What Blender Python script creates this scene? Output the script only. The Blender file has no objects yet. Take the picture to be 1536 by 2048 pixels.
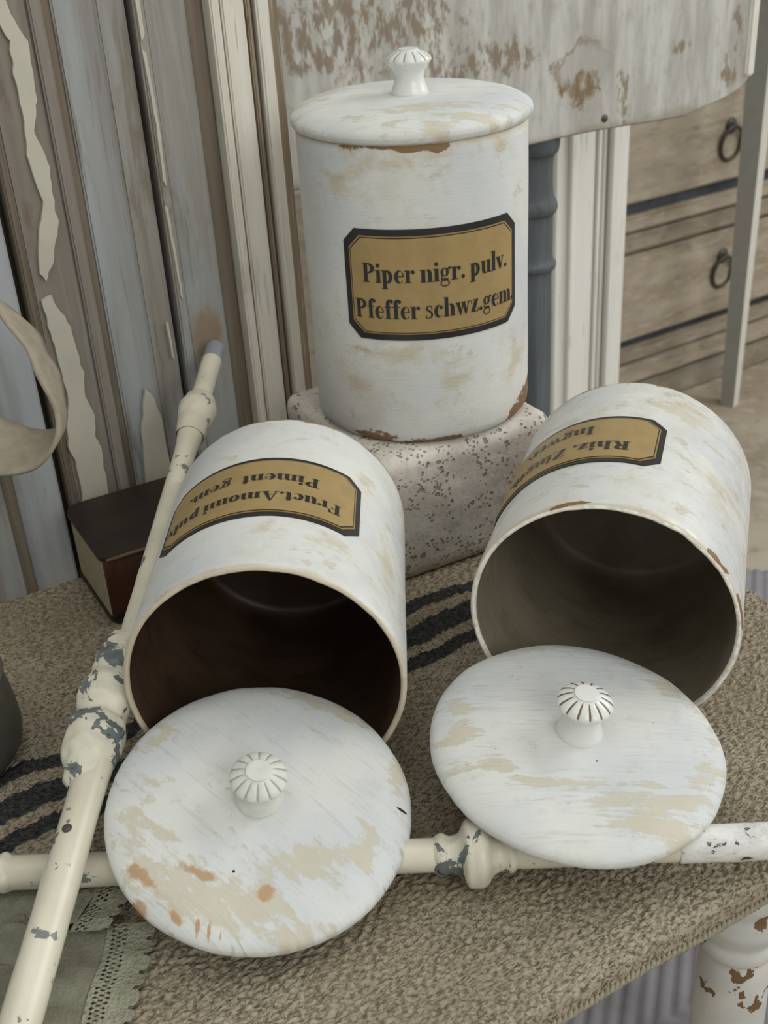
import bpy, bmesh, math, random
import numpy as np
from mathutils import Matrix, Vector, noise as mnoise

# ------------------------------------------------------------------ scene, camera, light
S = bpy.context.scene
COL = S.collection
S.view_settings.view_transform = 'Standard'
S.view_settings.look = 'None'
S.view_settings.gamma = 1.0
S.view_settings.use_curve_mapping = False
S.view_settings.exposure = -0.28

cam_data = bpy.data.cameras.new('camera')
cam_data.sensor_fit = 'HORIZONTAL'
cam_data.sensor_width = 24.0
cam_data.lens = 24.0 * 2350.0 / 1536.0
cam_data.clip_start = 0.02
cam_data.clip_end = 50
cam_data.dof.use_dof = True
cam_data.dof.focus_distance = 0.57
cam_data.dof.aperture_fstop = 17.0
cam = bpy.data.objects.new('camera', cam_data)
COL.objects.link(cam)
cam.matrix_world = Matrix((
    (0.99790097, 0.06475842, 0.0, 0.0),
    (-0.03170814, 0.48860958, -0.87192618, 0.0),
    (-0.05646456, 0.87009598, 0.48963735, 0.39469),
    (0, 0, 0, 1)))
S.camera = cam

world = bpy.data.worlds.new('world')
S.world = world
world.use_nodes = True
world.node_tree.nodes['Background'].inputs[0].default_value = (0.975, 1.0, 0.955, 1)
world.node_tree.nodes['Background'].inputs[1].default_value = 0.50


def area(name, loc, target, sx, sy, power, col):
    d = bpy.data.lights.new(name, 'AREA')
    d.shape = 'RECTANGLE'
    d.size, d.size_y, d.energy, d.color = sx, sy, power, col
    o = bpy.data.objects.new(name, d)
    COL.objects.link(o)
    o.location = loc
    o.rotation_euler = (Vector(target) - Vector(loc)).to_track_quat('-Z', 'Y').to_euler()
    return o


area('window_light', (1.9, 1.15, 1.35), (0.1, 0.5, 0.05), 1.1, 1.3, 28, (0.965, 0.99, 0.98))
area('front_fill_light', (1.1, -1.3, 1.25), (0.05, 0.6, 0.05), 1.4, 1.3, 22, (0.98, 1.0, 0.955))  # added fill from the front right, brightens faces turned to the camera
area('overhead_fill_light', (-0.15, 0.15, 1.9), (0.0, 0.55, 0.0), 1.5, 1.2, 8, (0.98, 1.0, 0.95))  # added soft fill from overhead, stands for no known lamp

# ------------------------------------------------------------------ frame of the little table
YAW = math.radians(28.0)
UV_M = Matrix.Rotation(YAW, 4, 'Z')          # local x = along the table (u), local y = towards the back (v)
FLOOR_Z = -0.5


def uv(u, v, z=0.0):
    return Vector((0.88295 * u - 0.46947 * v, 0.46947 * u + 0.88295 * v, z))


def lin(*c):
    return tuple(((x / 255) / 12.92 if x / 255 <= 0.04045 else ((x / 255 + 0.055) / 1.055) ** 2.4) for x in c) + (1.0,)


# ------------------------------------------------------------------ node helper
class Mat:
    def __init__(s, name, rough=0.6, spec=0.4):
        s.m = bpy.data.materials.new(name)
        s.m.use_nodes = True
        s.t = s.m.node_tree
        s.b = s.t.nodes['Principled BSDF']
        s.b.inputs['Roughness'].default_value = rough
        s.b.inputs['Specular IOR Level'].default_value = spec
        s.tc = s.t.nodes.new('ShaderNodeTexCoord').outputs['Object']

    def n(s, typ, **kw):
        nd = s.t.nodes.new(typ)
        for k, v in kw.items():
            setattr(nd, k, v)
        return nd

    def put(s, sock, v):
        if hasattr(v, 'is_linked') or isinstance(v, bpy.types.NodeSocket):
            s.t.links.new(v, sock)
        else:
            sock.default_value = v

    def math(s, op, a, b=0.0, clamp=False):
        nd = s.n('ShaderNodeMath', operation=op, use_clamp=clamp)
        s.put(nd.inputs[0], a)
        s.put(nd.inputs[1], b)
        return nd.outputs[0]

    def vmap(s, vec, scale=(1, 1, 1), rot=(0, 0, 0), loc=(0, 0, 0), typ='POINT'):
        nd = s.n('ShaderNodeMapping', vector_type=typ)
        s.put(nd.inputs['Vector'], vec)
        nd.inputs['Location'].default_value = loc
        nd.inputs['Rotation'].default_value = rot
        nd.inputs['Scale'].default_value = scale
        return nd.outputs[0]

    def noise(s, vec, scale, detail=5, rough=0.55, dist=0.0):
        nd = s.n('ShaderNodeTexNoise')
        s.put(nd.inputs['Vector'], vec)
        nd.inputs['Scale'].default_value = scale
        nd.inputs['Detail'].default_value = detail
        nd.inputs['Roughness'].default_value = rough
        nd.inputs['Distortion'].default_value = dist
        return nd.outputs[0]

    def voro(s, vec, scale, feat='F1'):
        nd = s.n('ShaderNodeTexVoronoi', feature=feat)
        s.put(nd.inputs['Vector'], vec)
        nd.inputs['Scale'].default_value = scale
        return nd.outputs['Distance']

    def step(s, v, lo, hi, a=0.0, b=1.0):
        nd = s.n('ShaderNodeMapRange', interpolation_type='SMOOTHSTEP')
        s.put(nd.inputs['Value'], v)
        nd.inputs['From Min'].default_value = lo
        nd.inputs['From Max'].default_value = hi
        nd.inputs['To Min'].default_value = a
        nd.inputs['To Max'].default_value = b
        return nd.outputs[0]

    def mix(s, f, a, b):
        nd = s.n('ShaderNodeMix', data_type='RGBA')
        s.put(nd.inputs[0], f)
        s.put(nd.inputs[6], a)
        s.put(nd.inputs[7], b)
        return nd.outputs[2]

    def sep(s, vec):
        nd = s.n('ShaderNodeSeparateXYZ')
        s.put(nd.inputs[0], vec)
        return nd.outputs

    def comb(s, x, y, z):
        nd = s.n('ShaderNodeCombineXYZ')
        for i, q in enumerate((x, y, z)):
            s.put(nd.inputs[i], q)
        return nd.outputs[0]

    def length(s, vec):
        nd = s.n('ShaderNodeVectorMath', operation='LENGTH')
        s.put(nd.inputs[0], vec)
        return nd.outputs['Value']

    def blobs(s, vec, lst, nz, k=5.0, w=0.15, bias=0.3):
        """ragged patches: each (cx, cy, cz, rot, sx, sy, sz) is an ellipsoid broken up by the noise"""
        acc = None
        off = s.math('MULTIPLY', s.math('SUBTRACT', nz, 0.5), k)
        for (cx, cy, cz, r, sx, sy, sz) in lst:
            d = s.length(s.vmap(vec, (sx * 1.45, sy * 1.45, sz * 1.45), (0, 0, r), (cx, cy, cz), 'TEXTURE'))
            e = s.math('MAXIMUM', s.math('SUBTRACT', 1.0, d), -1.5)
            acc = e if acc is None else s.math('MAXIMUM', acc, e)
        return s.step(s.math('ADD', s.math('SUBTRACT', acc, bias), off), 0.0, w)

    def bump(s, h, strength=0.3, dist=0.001):
        nd = s.n('ShaderNodeBump')
        nd.inputs['Strength'].default_value = strength
        nd.inputs['Distance'].default_value = dist
        s.put(nd.inputs['Height'], h)
        s.t.links.new(nd.outputs[0], s.b.inputs['Normal'])

    def col(s, c):
        s.put(s.b.inputs['Base Color'], c)
        return s.m


# ------------------------------------------------------------------ mesh helpers
def mk(name, verts, faces, mat, parent=None, smooth=False, mat_idx=None):
    me = bpy.data.meshes.new(name)
    me.from_pydata([tuple(v) for v in verts], [], faces)
    mats = mat if isinstance(mat, (list, tuple)) else [mat]
    for m in mats:
        me.materials.append(m)
    if mat_idx is not None:
        me.polygons.foreach_set('material_index', mat_idx)
    if smooth:
        me.polygons.foreach_set('use_smooth', [True] * len(me.polygons))
    me.update()
    o = bpy.data.objects.new(name, me)
    COL.objects.link(o)
    if parent is not None:
        o.parent = parent
    return o


def empty(name, mat4=None, loc=None):
    o = bpy.data.objects.new(name, None)
    o.empty_display_size = 0.02
    COL.objects.link(o)
    if mat4 is not None:
        o.matrix_world = mat4
    elif loc is not None:
        o.location = loc
    return o


def tag(o, label, cat, group=None):
    o['label'] = label
    o['category'] = cat
    if group:
        o['group'] = group
    return o


def struct(o, label=None):
    o['kind'] = 'structure'
    if label:
        o['label'] = label
    return o


def bm_obj(name, bm, mat, parent=None, smooth=False):
    me = bpy.data.meshes.new(name)
    bm.normal_update()
    bm.to_mesh(me)
    bm.free()
    me.materials.append(mat)
    if smooth:
        me.polygons.foreach_set('use_smooth', [True] * len(me.polygons))
    o = bpy.data.objects.new(name, me)
    COL.objects.link(o)
    if parent is not None:
        o.parent = parent
    return o


def box(name, lo, hi, mat, parent=None, bev=0.0, seg=2, smooth=False):
    bm = bmesh.new()
    bmesh.ops.create_cube(bm, size=1)
    c = [(a + b) / 2 for a, b in zip(lo, hi)]
    d = [b - a for a, b in zip(lo, hi)]
    for v in bm.verts:
        v.co = Vector((c[0] + v.co.x * d[0], c[1] + v.co.y * d[1], c[2] + v.co.z * d[2]))
    if bev:
        bmesh.ops.bevel(bm, geom=bm.edges[:], offset=bev, segments=seg, affect='EDGES')
    return bm_obj(name, bm, mat, parent, smooth)


def lathe(prof, n=64, close=False, fr=None):
    """prof: (r, z) list. fr(phi, r, z) -> (r, z) optional deformation. Returns verts, faces."""
    V, F = [], []
    m = len(prof)
    for i in range(n):
        a = 2 * math.pi * i / n
        for (r, z) in prof:
            if fr:
                r, z = fr(a, r, z)
            V.append((r * math.cos(a), r * math.sin(a), z))
    for i in range(n):
        j = (i + 1) % n
        for k in range(m - 1):
            F.append((i * m + k, j * m + k, j * m + k + 1, i * m + k + 1))
    return V, F


def smooth_prof(pts, sub=5):
    """Catmull-Rom through (r, z) points"""
    out = []
    P = [pts[0]] + list(pts) + [pts[-1]]
    for i in range(1, len(P) - 2):
        p0, p1, p2, p3 = P[i - 1], P[i], P[i + 1], P[i + 2]
        for k in range(sub):
            t = k / sub
            out.append(tuple(0.5 * ((2 * b) + (-a + c) * t + (2 * a - 5 * b + 4 * c - d) * t * t + (-a + 3 * b - 3 * c + d) * t ** 3)
                             for a, b, c, d in zip(p0, p1, p2, p3)))
    out.append(tuple(pts[-1]))
    return [(max(1e-5, r), z) for r, z in out]


def tube(path, rad, n=10):
    V, F = [], []
    P = [Vector(p) for p in path]
    up = Vector((0, 0, 1))
    for i, p in enumerate(P):
        t = (P[min(i + 1, len(P) - 1)] - P[max(i - 1, 0)]).normalized()
        a = t.cross(up)
        if a.length < 1e-3:
            a = t.cross(Vector((1, 0, 0)))
        a.normalize()
        b = t.cross(a)
        r = rad[i] if isinstance(rad, (list, tuple)) else rad
        for k in range(n):
            q = 2 * math.pi * k / n
            V.append(p + a * (r * math.cos(q)) + b * (r * math.sin(q)))
    for i in range(len(P) - 1):
        for k in range(n):
            l = (k + 1) % n
            F.append((i * n + k, i * n + l, (i + 1) * n + l, (i + 1) * n + k))
    F.append(tuple(range(n))[::-1])
    F.append(tuple((len(P) - 1) * n + k for k in range(n)))
    return V, F


def nz(x, y=0.0, z=0.0):
    return mnoise.noise(Vector((x, y, z)))


# ------------------------------------------------------------------ materials
def plain(name, c, rough=0.6, spec=0.4, metal=0.0, var=0.12, scale=60):
    m = Mat(name, rough, spec)
    m.b.inputs['Metallic'].default_value = metal
    f = m.noise(m.tc, scale, 6, 0.6)
    d = tuple(q * (1 - var) for q in c[:3]) + (1,)
    e = tuple(min(1, q * (1 + var)) for q in c[:3]) + (1,)
    return m.col(m.mix(m.step(f, 0.3, 0.7), d, e))


WHITE = lin(222, 221, 216)
COOL = lin(206, 208, 210)
CREAM = lin(206, 194, 170)
BEIGE = lin(186, 166, 134)
BROWN = lin(136, 105, 74)


def jar_paint(name, R, seed, base_wear, blobs_cream, blobs_brown, top_z, rough=0.5, cream_thr=0.60, gloss=0.0):
    m = Mat(name, rough, 0.4)
    x, y, z = m.sep(m.tc)[:3]
    phi = m.math('MULTIPLY', m.math('ARCTAN2', y, x), R)
    cyl = m.comb(phi, z, seed)
    n1 = m.noise(m.vmap(cyl, (34, 62, 1)), 1.0, 9, 0.68, 0.35)
    n2 = m.noise(m.vmap(m.tc, loc=(0, seed, 0)), 95, 6, 0.6)
    st = m.noise(m.vmap(cyl, (60, 900, 1)), 1.0, 4, 0.6)
    n3 = m.noise(m.vmap(m.tc, loc=(seed, seed, 2)), 14, 4, 0.5)
    c = m.mix(m.step(n3, 0.35, 0.7), WHITE, COOL)
    c = m.mix(m.math('MULTIPLY', m.step(st, 0.5, 0.75), 0.35), c, lin(212, 206, 192))
    n4 = m.noise(m.vmap(m.tc, loc=(seed, 5, 9)), 40, 8, 0.75)
    c = m.mix(m.math('MULTIPLY', m.step(n4, 0.48, 0.68), 0.5), c, lin(204, 197, 180))
    c = m.mix(m.math('MULTIPLY', m.step(m.noise(m.vmap(m.tc, loc=(2, seed, 9)), 60, 9, 0.8), 0.56, 0.66), 0.45), c, lin(190, 184, 172))
    cm = m.step(n1, cream_thr, cream_thr + 0.06)
    c = m.mix(m.math('MULTIPLY', cm, 0.6), c, CREAM)
    c = m.mix(m.math('MULTIPLY', m.step(n2, 0.69, 0.73), 0.7), c, BEIGE)
    mask = cm
    if blobs_cream:
        b = m.blobs(cyl, blobs_cream, m.math('ADD', m.math('MULTIPLY', n1, 0.6), m.math('MULTIPLY', n2, 0.4)), 7.0, 1.0, 0.2)
        c = m.mix(m.math('MULTIPLY', b, 0.75), c, lin(198, 187, 163))
    # worn rim and foot
    rw = m.step(m.math('ADD', z, m.math('MULTIPLY', m.math('SUBTRACT', n1, 0.5), 0.012)), top_z - 0.004, top_z - 0.0005)
    c = m.mix(m.math('MULTIPLY', rw, 0.7), c, lin(198, 180, 152))
    if base_wear > 0:
        bw = m.step(m.math('ADD', z, m.math('MULTIPLY', m.math('SUBTRACT', n1, 0.5), 0.02)), base_wear, base_wear * 0.6)
        c = m.mix(bw, c, lin(166, 128, 90))
        mask = m.math('MAXIMUM', mask, bw)
    if blobs_brown:
        b = m.blobs(cyl, blobs_brown, n1, 3.2, 0.12, 0.25)
        c = m.mix(b, c, BROWN)
        mask = m.math('MAXIMUM', mask, b)
    h = m.math('ADD', m.math('MULTIPLY', mask, -0.6), m.math('ADD', m.math('MULTIPLY', st, 0.35), m.math('MULTIPLY', n2, 0.5)))
    m.bump(h, 0.45, 0.0009)
    if gloss:
        m.put(m.b.inputs['Roughness'], m.step(n2, 0.35, 0.65, rough - gloss, rough + 0.1))
    return m.col(c)


def lid_paint(name, R, seed, streak_rot, cream, orange, thr=0.66, ring=0.0, dots=(), an=(40, 130)):
    m = Mat(name, 0.62, 0.35)
    x, y, z = m.sep(m.tc)[:3]
    p = m.vmap(m.tc, (1 / R, 1 / R, 1 / R))
    sv = m.vmap(m.vmap(m.tc, rot=(0, 0, streak_rot)), (38, 520, 38), loc=(seed, 0, 0))
    st = m.noise(sv, 1.0, 5, 0.6)
    sv2 = m.vmap(m.vmap(m.tc, rot=(0, 0, streak_rot)), (an[0], an[1], 40), loc=(0, seed, 0))
    n1 = m.noise(sv2, 1.0, 8, 0.62, 0.3)
    n2 = m.noise(m.vmap(m.tc, loc=(seed, 3, 0)), 130, 6, 0.65)
    c = m.mix(m.step(m.noise(m.tc, 18, 3), 0.35, 0.7), WHITE, COOL)
    c = m.mix(m.math('MULTIPLY', m.step(st, 0.52, 0.72), 0.45), c, lin(188, 186, 184))
    n5 = m.noise(m.vmap(m.tc, loc=(seed, 8, 0)), 75, 9, 0.78)
    c = m.mix(m.math('MULTIPLY', m.step(n5, 0.54, 0.68), 0.45), c, lin(192, 186, 172))
    rr = m.length(m.comb(m.sep(p)[0], m.sep(p)[1], 0.0))
    rg = m.step(m.math('ADD', rr, m.math('MULTIPLY', m.math('SUBTRACT', n1, 0.5), 1.0)), 1.02, 1.12)
    c = m.mix(m.math('MULTIPLY', rg, ring), c, lin(176, 169, 156))
    cm = m.step(m.math('ADD', n1, m.math('MULTIPLY', rr, 0.10)), thr, thr + 0.06)
    c = m.mix(m.math('MULTIPLY', cm, 0.6), c, CREAM)
    if cream:
        b = m.blobs(p, cream, m.math('ADD', m.math('MULTIPLY', n1, 0.65), m.math('MULTIPLY', n2, 0.35)), 8.0, 0.6)
        c = m.mix(m.math('MULTIPLY', b, 0.72), c, lin(200, 190, 166))
        cm = m.math('MAXIMUM', cm, b)
    c = m.mix(m.math('MULTIPLY', m.step(n2, 0.68, 0.72), 0.6), c, lin(178, 164, 140))
    if orange:
        b = m.blobs(p, orange, n2, 1.8, 0.4, 0.3)
        c = m.mix(m.math('MULTIPLY', b, 0.85), c, lin(184, 146, 104))
    if dots:
        b = m.blobs(p, dots, n2, 0.3, 0.2, 0.3)
        c = m.mix(b, c, lin(40, 32, 24))
    h = m.math('ADD', m.math('MULTIPLY', cm, -0.6), m.math('ADD', st, m.math('MULTIPLY', n2, 0.4)))
    m.bump(h, 0.4, 0.0007)
    return m.col(c)


def inside_mat(name, c1, c2):
    m = Mat(name, 0.42, 0.45)
    f = m.noise(m.tc, 30, 5, 0.6)
    g = m.noise(m.vmap(m.tc, (20, 20, 260)), 1, 3)
    return m.col(m.mix(m.step(m.math('ADD', m.math('MULTIPLY', f, 0.7), m.math('MULTIPLY', g, 0.3)), 0.35, 0.65), c1, c2))


def door_paint(name, tones, seed, brown=0.5, pale=0.0, stain=None):
    """vertically streaked, rubbed old paint; tones: list of three colours"""
    m = Mat(name, 0.7, 0.3)
    v = m.vmap(m.tc, (70, 70, 3.2), loc=(seed, seed * 0.7, seed * 1.3))
    v2 = m.vmap(m.tc, (260, 260, 16), loc=(seed, 0, 0))
    a = m.noise(v, 1.0, 6, 0.6)
    b = m.noise(v2, 1.0, 5, 0.6)
    w = m.noise(m.vmap(m.tc, (30, 30, 12), loc=(0, seed, seed)), 1.0, 7, 0.65)
    c = m.mix(m.step(a, 0.36, 0.62), tones[0], tones[1])
    c = m.mix(m.math('MULTIPLY', m.step(b, 0.5, 0.7), 0.45), c, tones[2])
    c = m.mix(m.math('MULTIPLY', m.step(w, 0.56, 0.66), brown), c, lin(112, 94, 74))
    c = m.mix(m.math('MULTIPLY', m.step(b, 0.40, 0.28), 0.4), c, lin(92, 80, 66))
    if pale:
        q = m.noise(m.vmap(m.tc, (26, 26, 3.0), loc=(seed * 2, 0, 0)), 1.0, 6, 0.6)
        c = m.mix(m.math('MULTIPLY', m.step(q, 0.46, 0.60), pale), c, lin(166, 170, 172))
        q2 = m.noise(m.vmap(m.tc, (60, 60, 5.0), loc=(0, seed * 3, 0)), 1.0, 6, 0.65)
        c = m.mix(m.math('MULTIPLY', m.step(q2, 0.54, 0.62), pale), c, lin(120, 108, 96))
    if stain:
        c = m.mix(m.math('MULTIPLY', m.blobs(m.tc, stain, w, 3.0, 0.6), 0.75), c, lin(142, 116, 84))
    m.bump(m.math('ADD', a, m.math('MULTIPLY', b, 0.5)), 0.35, 0.0015)
    return m.col(c)


M = {}
M['door_grey'] = door_paint('grey_rubbed_paint', [lin(140, 133, 125), lin(152, 148, 142), lin(166, 163, 158)], 1.3, 0.5, 0.6, [(0.2285, 0, 0.628, 0, 0.014, 0.5, 0.026)])
M['door_brown'] = door_paint('brown_rubbed_paint', [lin(132, 122, 112), lin(144, 136, 127), lin(156, 149, 141)], 4.1, 0.6, 0.25)
M['door_blue'] = door_paint('blue_grey_rubbed_paint', [lin(142, 138, 133), lin(156, 156, 154), lin(170, 170, 168)], 7.7, 0.45, 0.7)
M['door_dark'] = door_paint('bare_brown_wood', [lin(108, 96, 82), lin(126, 114, 100), lin(142, 132, 118)], 2.2, 0.7)
M['door_pale'] = door_paint('pale_blue_paint', [lin(164, 166, 169), lin(180, 183, 187), lin(192, 193, 194)], 9.4, 0.25)
M['gap'] = plain('dark_gap', lin(74, 66, 54), 0.9, 0.1)
M['flake'] = plain('cream_paint_flake', lin(194, 188, 174), 0.6, 0.3, var=0.05, scale=40)
M['trim_white'] = door_paint('white_moulding_paint', [lin(214, 207, 194), lin(224, 218, 207), lin(232, 228, 220)], 5.5, 0.18)
M['trim_bright'] = door_paint('warm_white_moulding_paint', [lin(238, 234, 226), lin(244, 242, 236), lin(248, 246, 242)], 3.5, 0.03)
M['trim_groove'] = door_paint('brown_moulding_groove', [lin(128, 114, 94), lin(158, 144, 124), lin(196, 186, 168)], 6.5, 0.6)


def apron_paint():
    m = Mat('whitewashed_apron_paint', 0.65, 0.3)
    tc = m.tc
    a = m.noise(m.vmap(tc, (45, 45, 7)), 1, 6, 0.6)
    b = m.noise(m.vmap(tc, (16, 16, 16), loc=(3, 0, 1)), 1, 8, 0.7, 0.3)
    d = m.noise(m.vmap(tc, (150, 150, 60)), 1, 5, 0.6)
    c = m.mix(m.step(a, 0.35, 0.65), lin(172, 168, 161), lin(206, 204, 197))
    c = m.mix(m.math('MULTIPLY', m.step(d, 0.5, 0.7), 0.4), c, lin(152, 147, 139))
    # rubbed through to brown wood
    bl = m.blobs(tc, [(0.47, 0, 0.290, 0, 0.065, 0.5, 0.06), (0.605, 0, 0.238, 0, 0.022, 0.5, 0.014), (0.53, 0, 0.235, 0, 0.03, 0.5, 0.03), (0.855, 0, 0.235, 0, 0.006, 0.5, 0.02), (0.845, 0, 0.200, 0, 0.008, 0.5, 0.012), (0.79, 0, 0.225, 0, 0.012, 0.5, 0.006), (0.72, 0, 0.19, 0, 0.006, 0.5, 0.02)], b, 6.0, 0.5, 0.15)
    fine = m.step(d, 0.42, 0.56)
    c = m.mix(m.math('MULTIPLY', bl, m.math('MULTIPLY', fine, 0.8)), c, lin(132, 114, 92))
    # chipped shell-shaped patch
    b2 = m.blobs(tc, [(0.672, 0, 0.222, 0, 0.034, 0.5, 0.024)], b, 2.0, 0.2)
    c = m.mix(m.math('MULTIPLY', b2, 0.55), c, lin(176, 172, 166))
    b3 = m.blobs(tc, [(0.672, 0, 0.207, 0, 0.026, 0.5, 0.013)], b, 4.5, 0.3)
    c = m.mix(m.math('MULTIPLY', b3, m.step(d, 0.32, 0.55)), c, lin(134, 110, 82))
    edge = m.math('SUBTRACT', b2, m.blobs(tc, [(0.674, 0, 0.222, 0, 0.031, 0.5, 0.021)], b, 2.0, 0.2))
    c = m.mix(m.math('MULTIPLY', edge, 0.9), c, lin(128, 108, 84))
    z = m.sep(tc)[2]
    lo = m.step(m.math('ADD', z, m.math('MULTIPLY', m.math('SUBTRACT', b, 0.5), 0.03)), 0.176, 0.166)
    c = m.mix(m.math('MULTIPLY', lo, 0.65), c, lin(138, 124, 104))
    m.bump(m.math('ADD', a, m.math('MULTIPLY', d, 0.6)), 0.4, 0.0015)
    return m.col(c)


M['apron'] = apron_paint()
M['apron_edge'] = plain('white_apron_edge', lin(226, 222, 212), 0.6, 0.3, var=0.05)
M['slate'] = door_paint('slate_blue_paint', [lin(82, 86, 90), lin(98, 103, 107), lin(116, 121, 124)], 8.8, 0.12)


def chest_paint(name, seed, tone=1.0):
    m = Mat(name, 0.7, 0.3)
    a = m.noise(m.vmap(m.tc, (4, 4, 30), loc=(seed, seed, 0)), 1, 6, 0.6)
    b = m.noise(m.vmap(m.tc, (30, 30, 80), loc=(0, seed, 0)), 1, 6, 0.65)
    t = lambda r, g, bb: lin(r * tone, g * tone, bb * tone)
    c = m.mix(m.step(a, 0.35, 0.65), t(166, 151, 131), t(188, 175, 157))
    c = m.mix(m.math('MULTIPLY', m.step(b, 0.50, 0.66), 0.55), c, t(202, 191, 178))
    g = m.noise(m.vmap(m.tc, (7, 7, 9), loc=(seed, 1, 4)), 1, 5, 0.6)
    c = m.mix(m.math('MULTIPLY', m.step(g, 0.5, 0.66), 0.45), c, t(150, 140, 134))
    c = m.mix(m.math('MULTIPLY', m.step(b, 0.42, 0.34), 0.4), c, t(120, 106, 94))
    return m.col(c)


M['chest_a'] = chest_paint('tan_washed_wood', 1.0)
M['chest_b'] = chest_paint('tan_washed_wood_worn', 5.0, 0.99)
M['chest_gap'] = plain('blue_black_gap', lin(98, 101, 107), 0.8, 0.2)
M['chest_rail'] = chest_paint('greyed_washed_rail', 9.0, 0.9)
M['iron'] = plain('dark_iron', lin(82, 76, 66), 0.5, 0.5, 0.3)
M['floor'] = chest_paint('beige_floor', 3.0, 1.0)
M['wall'] = plain('warm_white_wall', lin(214, 208, 198), 0.9, 0.1, var=0.04, scale=6)
M['leg_grey'] = plain('grey_leg', lin(150, 150, 143), 0.5, 0.4, var=0.05)


def cream_iron():
    m = Mat('cream_enamelled_iron', 0.33, 0.5)
    n1 = m.noise(m.tc, 70, 7, 0.62, 0.2)
    n2 = m.noise(m.vmap(m.tc, loc=(4, 1, 2)), 22, 4)
    n3 = m.noise(m.vmap(m.tc, loc=(1, 9, 2)), 260, 5)
    c = m.mix(m.step(n2, 0.35, 0.65), lin(206, 199, 178), lin(222, 215, 196))
    chip = m.step(m.math('ADD', m.math('MULTIPLY', n1, 0.8), m.math('MULTIPLY', n2, 0.25)), 0.613, 0.628)
    c = m.mix(chip, c, lin(120, 124, 122))
    chip2 = m.step(n3, 0.73, 0.75)
    c = m.mix(chip2, c, lin(78, 80, 74))
    m.bump(m.math('ADD', m.math('MULTIPLY', chip, -0.8), m.math('MULTIPLY', n3, 0.25)), 0.5, 0.0008)
    return m.col(c)


def chipped_iron():
    m = Mat('heavily_chipped_iron', 0.36, 0.5)
    n1 = m.noise(m.tc, 62, 7, 0.58, 0.6)
    n3 = m.noise(m.vmap(m.tc, loc=(1, 9, 2)), 240, 5)
    c = lin(214, 208, 190)
    chip = m.step(n1, 0.545, 0.56)
    c = m.mix(chip, c, lin(104, 110, 110))
    c = m.mix(m.step(n1, 0.63, 0.66), c, lin(60, 64, 64))
    m.bump(m.math('ADD', m.math('MULTIPLY', chip, -0.9), m.math('MULTIPLY', n3, 0.4)), 0.7, 0.0012)
    return m.col(c)


M['rod'] = cream_iron()
M['ferrule'] = chipped_iron()
M['rod_tip'] = plain('bare_grey_iron', lin(150, 154, 162), 0.45, 0.5, 0.2)


def flaking_white():
    m = Mat('flaking_white_enamel', 0.4, 0.5)
    n1 = m.noise(m.vmap(m.tc, (1, 1, 0.6)), 150, 8, 0.68, 0.4)
    n2 = m.noise(m.vmap(m.tc, loc=(2, 2, 2)), 60, 3)
    v = m.math('ADD', m.math('MULTIPLY', n1, 0.8), m.math('MULTIPLY', n2, 0.3))
    chip = m.step(v, 0.625, 0.645)
    c = m.mix(m.step(n1, 0.42, 0.6), lin(232, 230, 226), lin(212, 210, 206))
    c = m.mix(chip, c, lin(64, 56, 48))
    m.bump(m.math('ADD', m.math('MULTIPLY', chip, -1.0), m.math('MULTIPLY', n1, 0.5)), 0.6, 0.001)
    return m.col(c)


M['rod_white'] = flaking_white()


def cloth_mat():
    m = Mat('tan_linen_crepe', 0.95, 0.05)
    tc = m.tc
    x, y, z = m.sep(tc)[:3]
    n1 = m.noise(m.vmap(tc, (420, 900, 400)), 1, 4, 0.6, 0.6)
    n2 = m.noise(tc, 9, 4, 0.55)
    n3 = m.noise(m.vmap(tc, (1600, 2200, 1500)), 1, 2)
    c = m.mix(m.step(n1, 0.34, 0.60), lin(86, 75, 58), lin(184, 172, 152))  # dark in the bump hollows: dark threads plus crevice shade put into the colour
    c = m.mix(m.math('MULTIPLY', m.step(n2, 0.4, 0.65), 0.3), c, lin(132, 114, 84))
    c = m.mix(m.math('MULTIPLY', n3, 0.3), c, lin(158, 148, 130))
    wv = m.math('MULTIPLY', m.math('SUBTRACT', m.noise(m.vmap(tc, (24, 3, 1)), 1, 3), 0.5), 0.026)
    fr = m.math('MULTIPLY', m.math('SUBTRACT', n1, 0.5), 0.0045)
    vv = m.math('ADD', m.math('ADD', m.math('SUBTRACT', y, m.math('MULTIPLY', m.math('SUBTRACT', x, 0.06), 0.06)), wv), fr)
    acc = None
    for c0, h in ((0.4965, 0.0054), (0.4730, 0.0085), (0.4512, 0.0054)):
        b = m.step(m.math('ABSOLUTE', m.math('SUBTRACT', vv, c0)), h + 0.0004, h - 0.0006)
        acc = b if acc is None else m.math('MAXIMUM', acc, b)
    st = m.mix(m.step(n1, 0.35, 0.7), lin(32, 34, 37), lin(68, 70, 72))
    c = m.mix(m.math('MULTIPLY', acc, 0.93), c, st)
    m.bump(m.math('ADD', n1, m.math('MULTIPLY', n3, 0.5)), 0.75, 0.0012)
    return m.col(c)


M['cloth'] = cloth_mat()
M['hem'] = plain('tan_cord', lin(150, 141, 122), 0.95, 0.05, var=0.22, scale=700)


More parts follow.
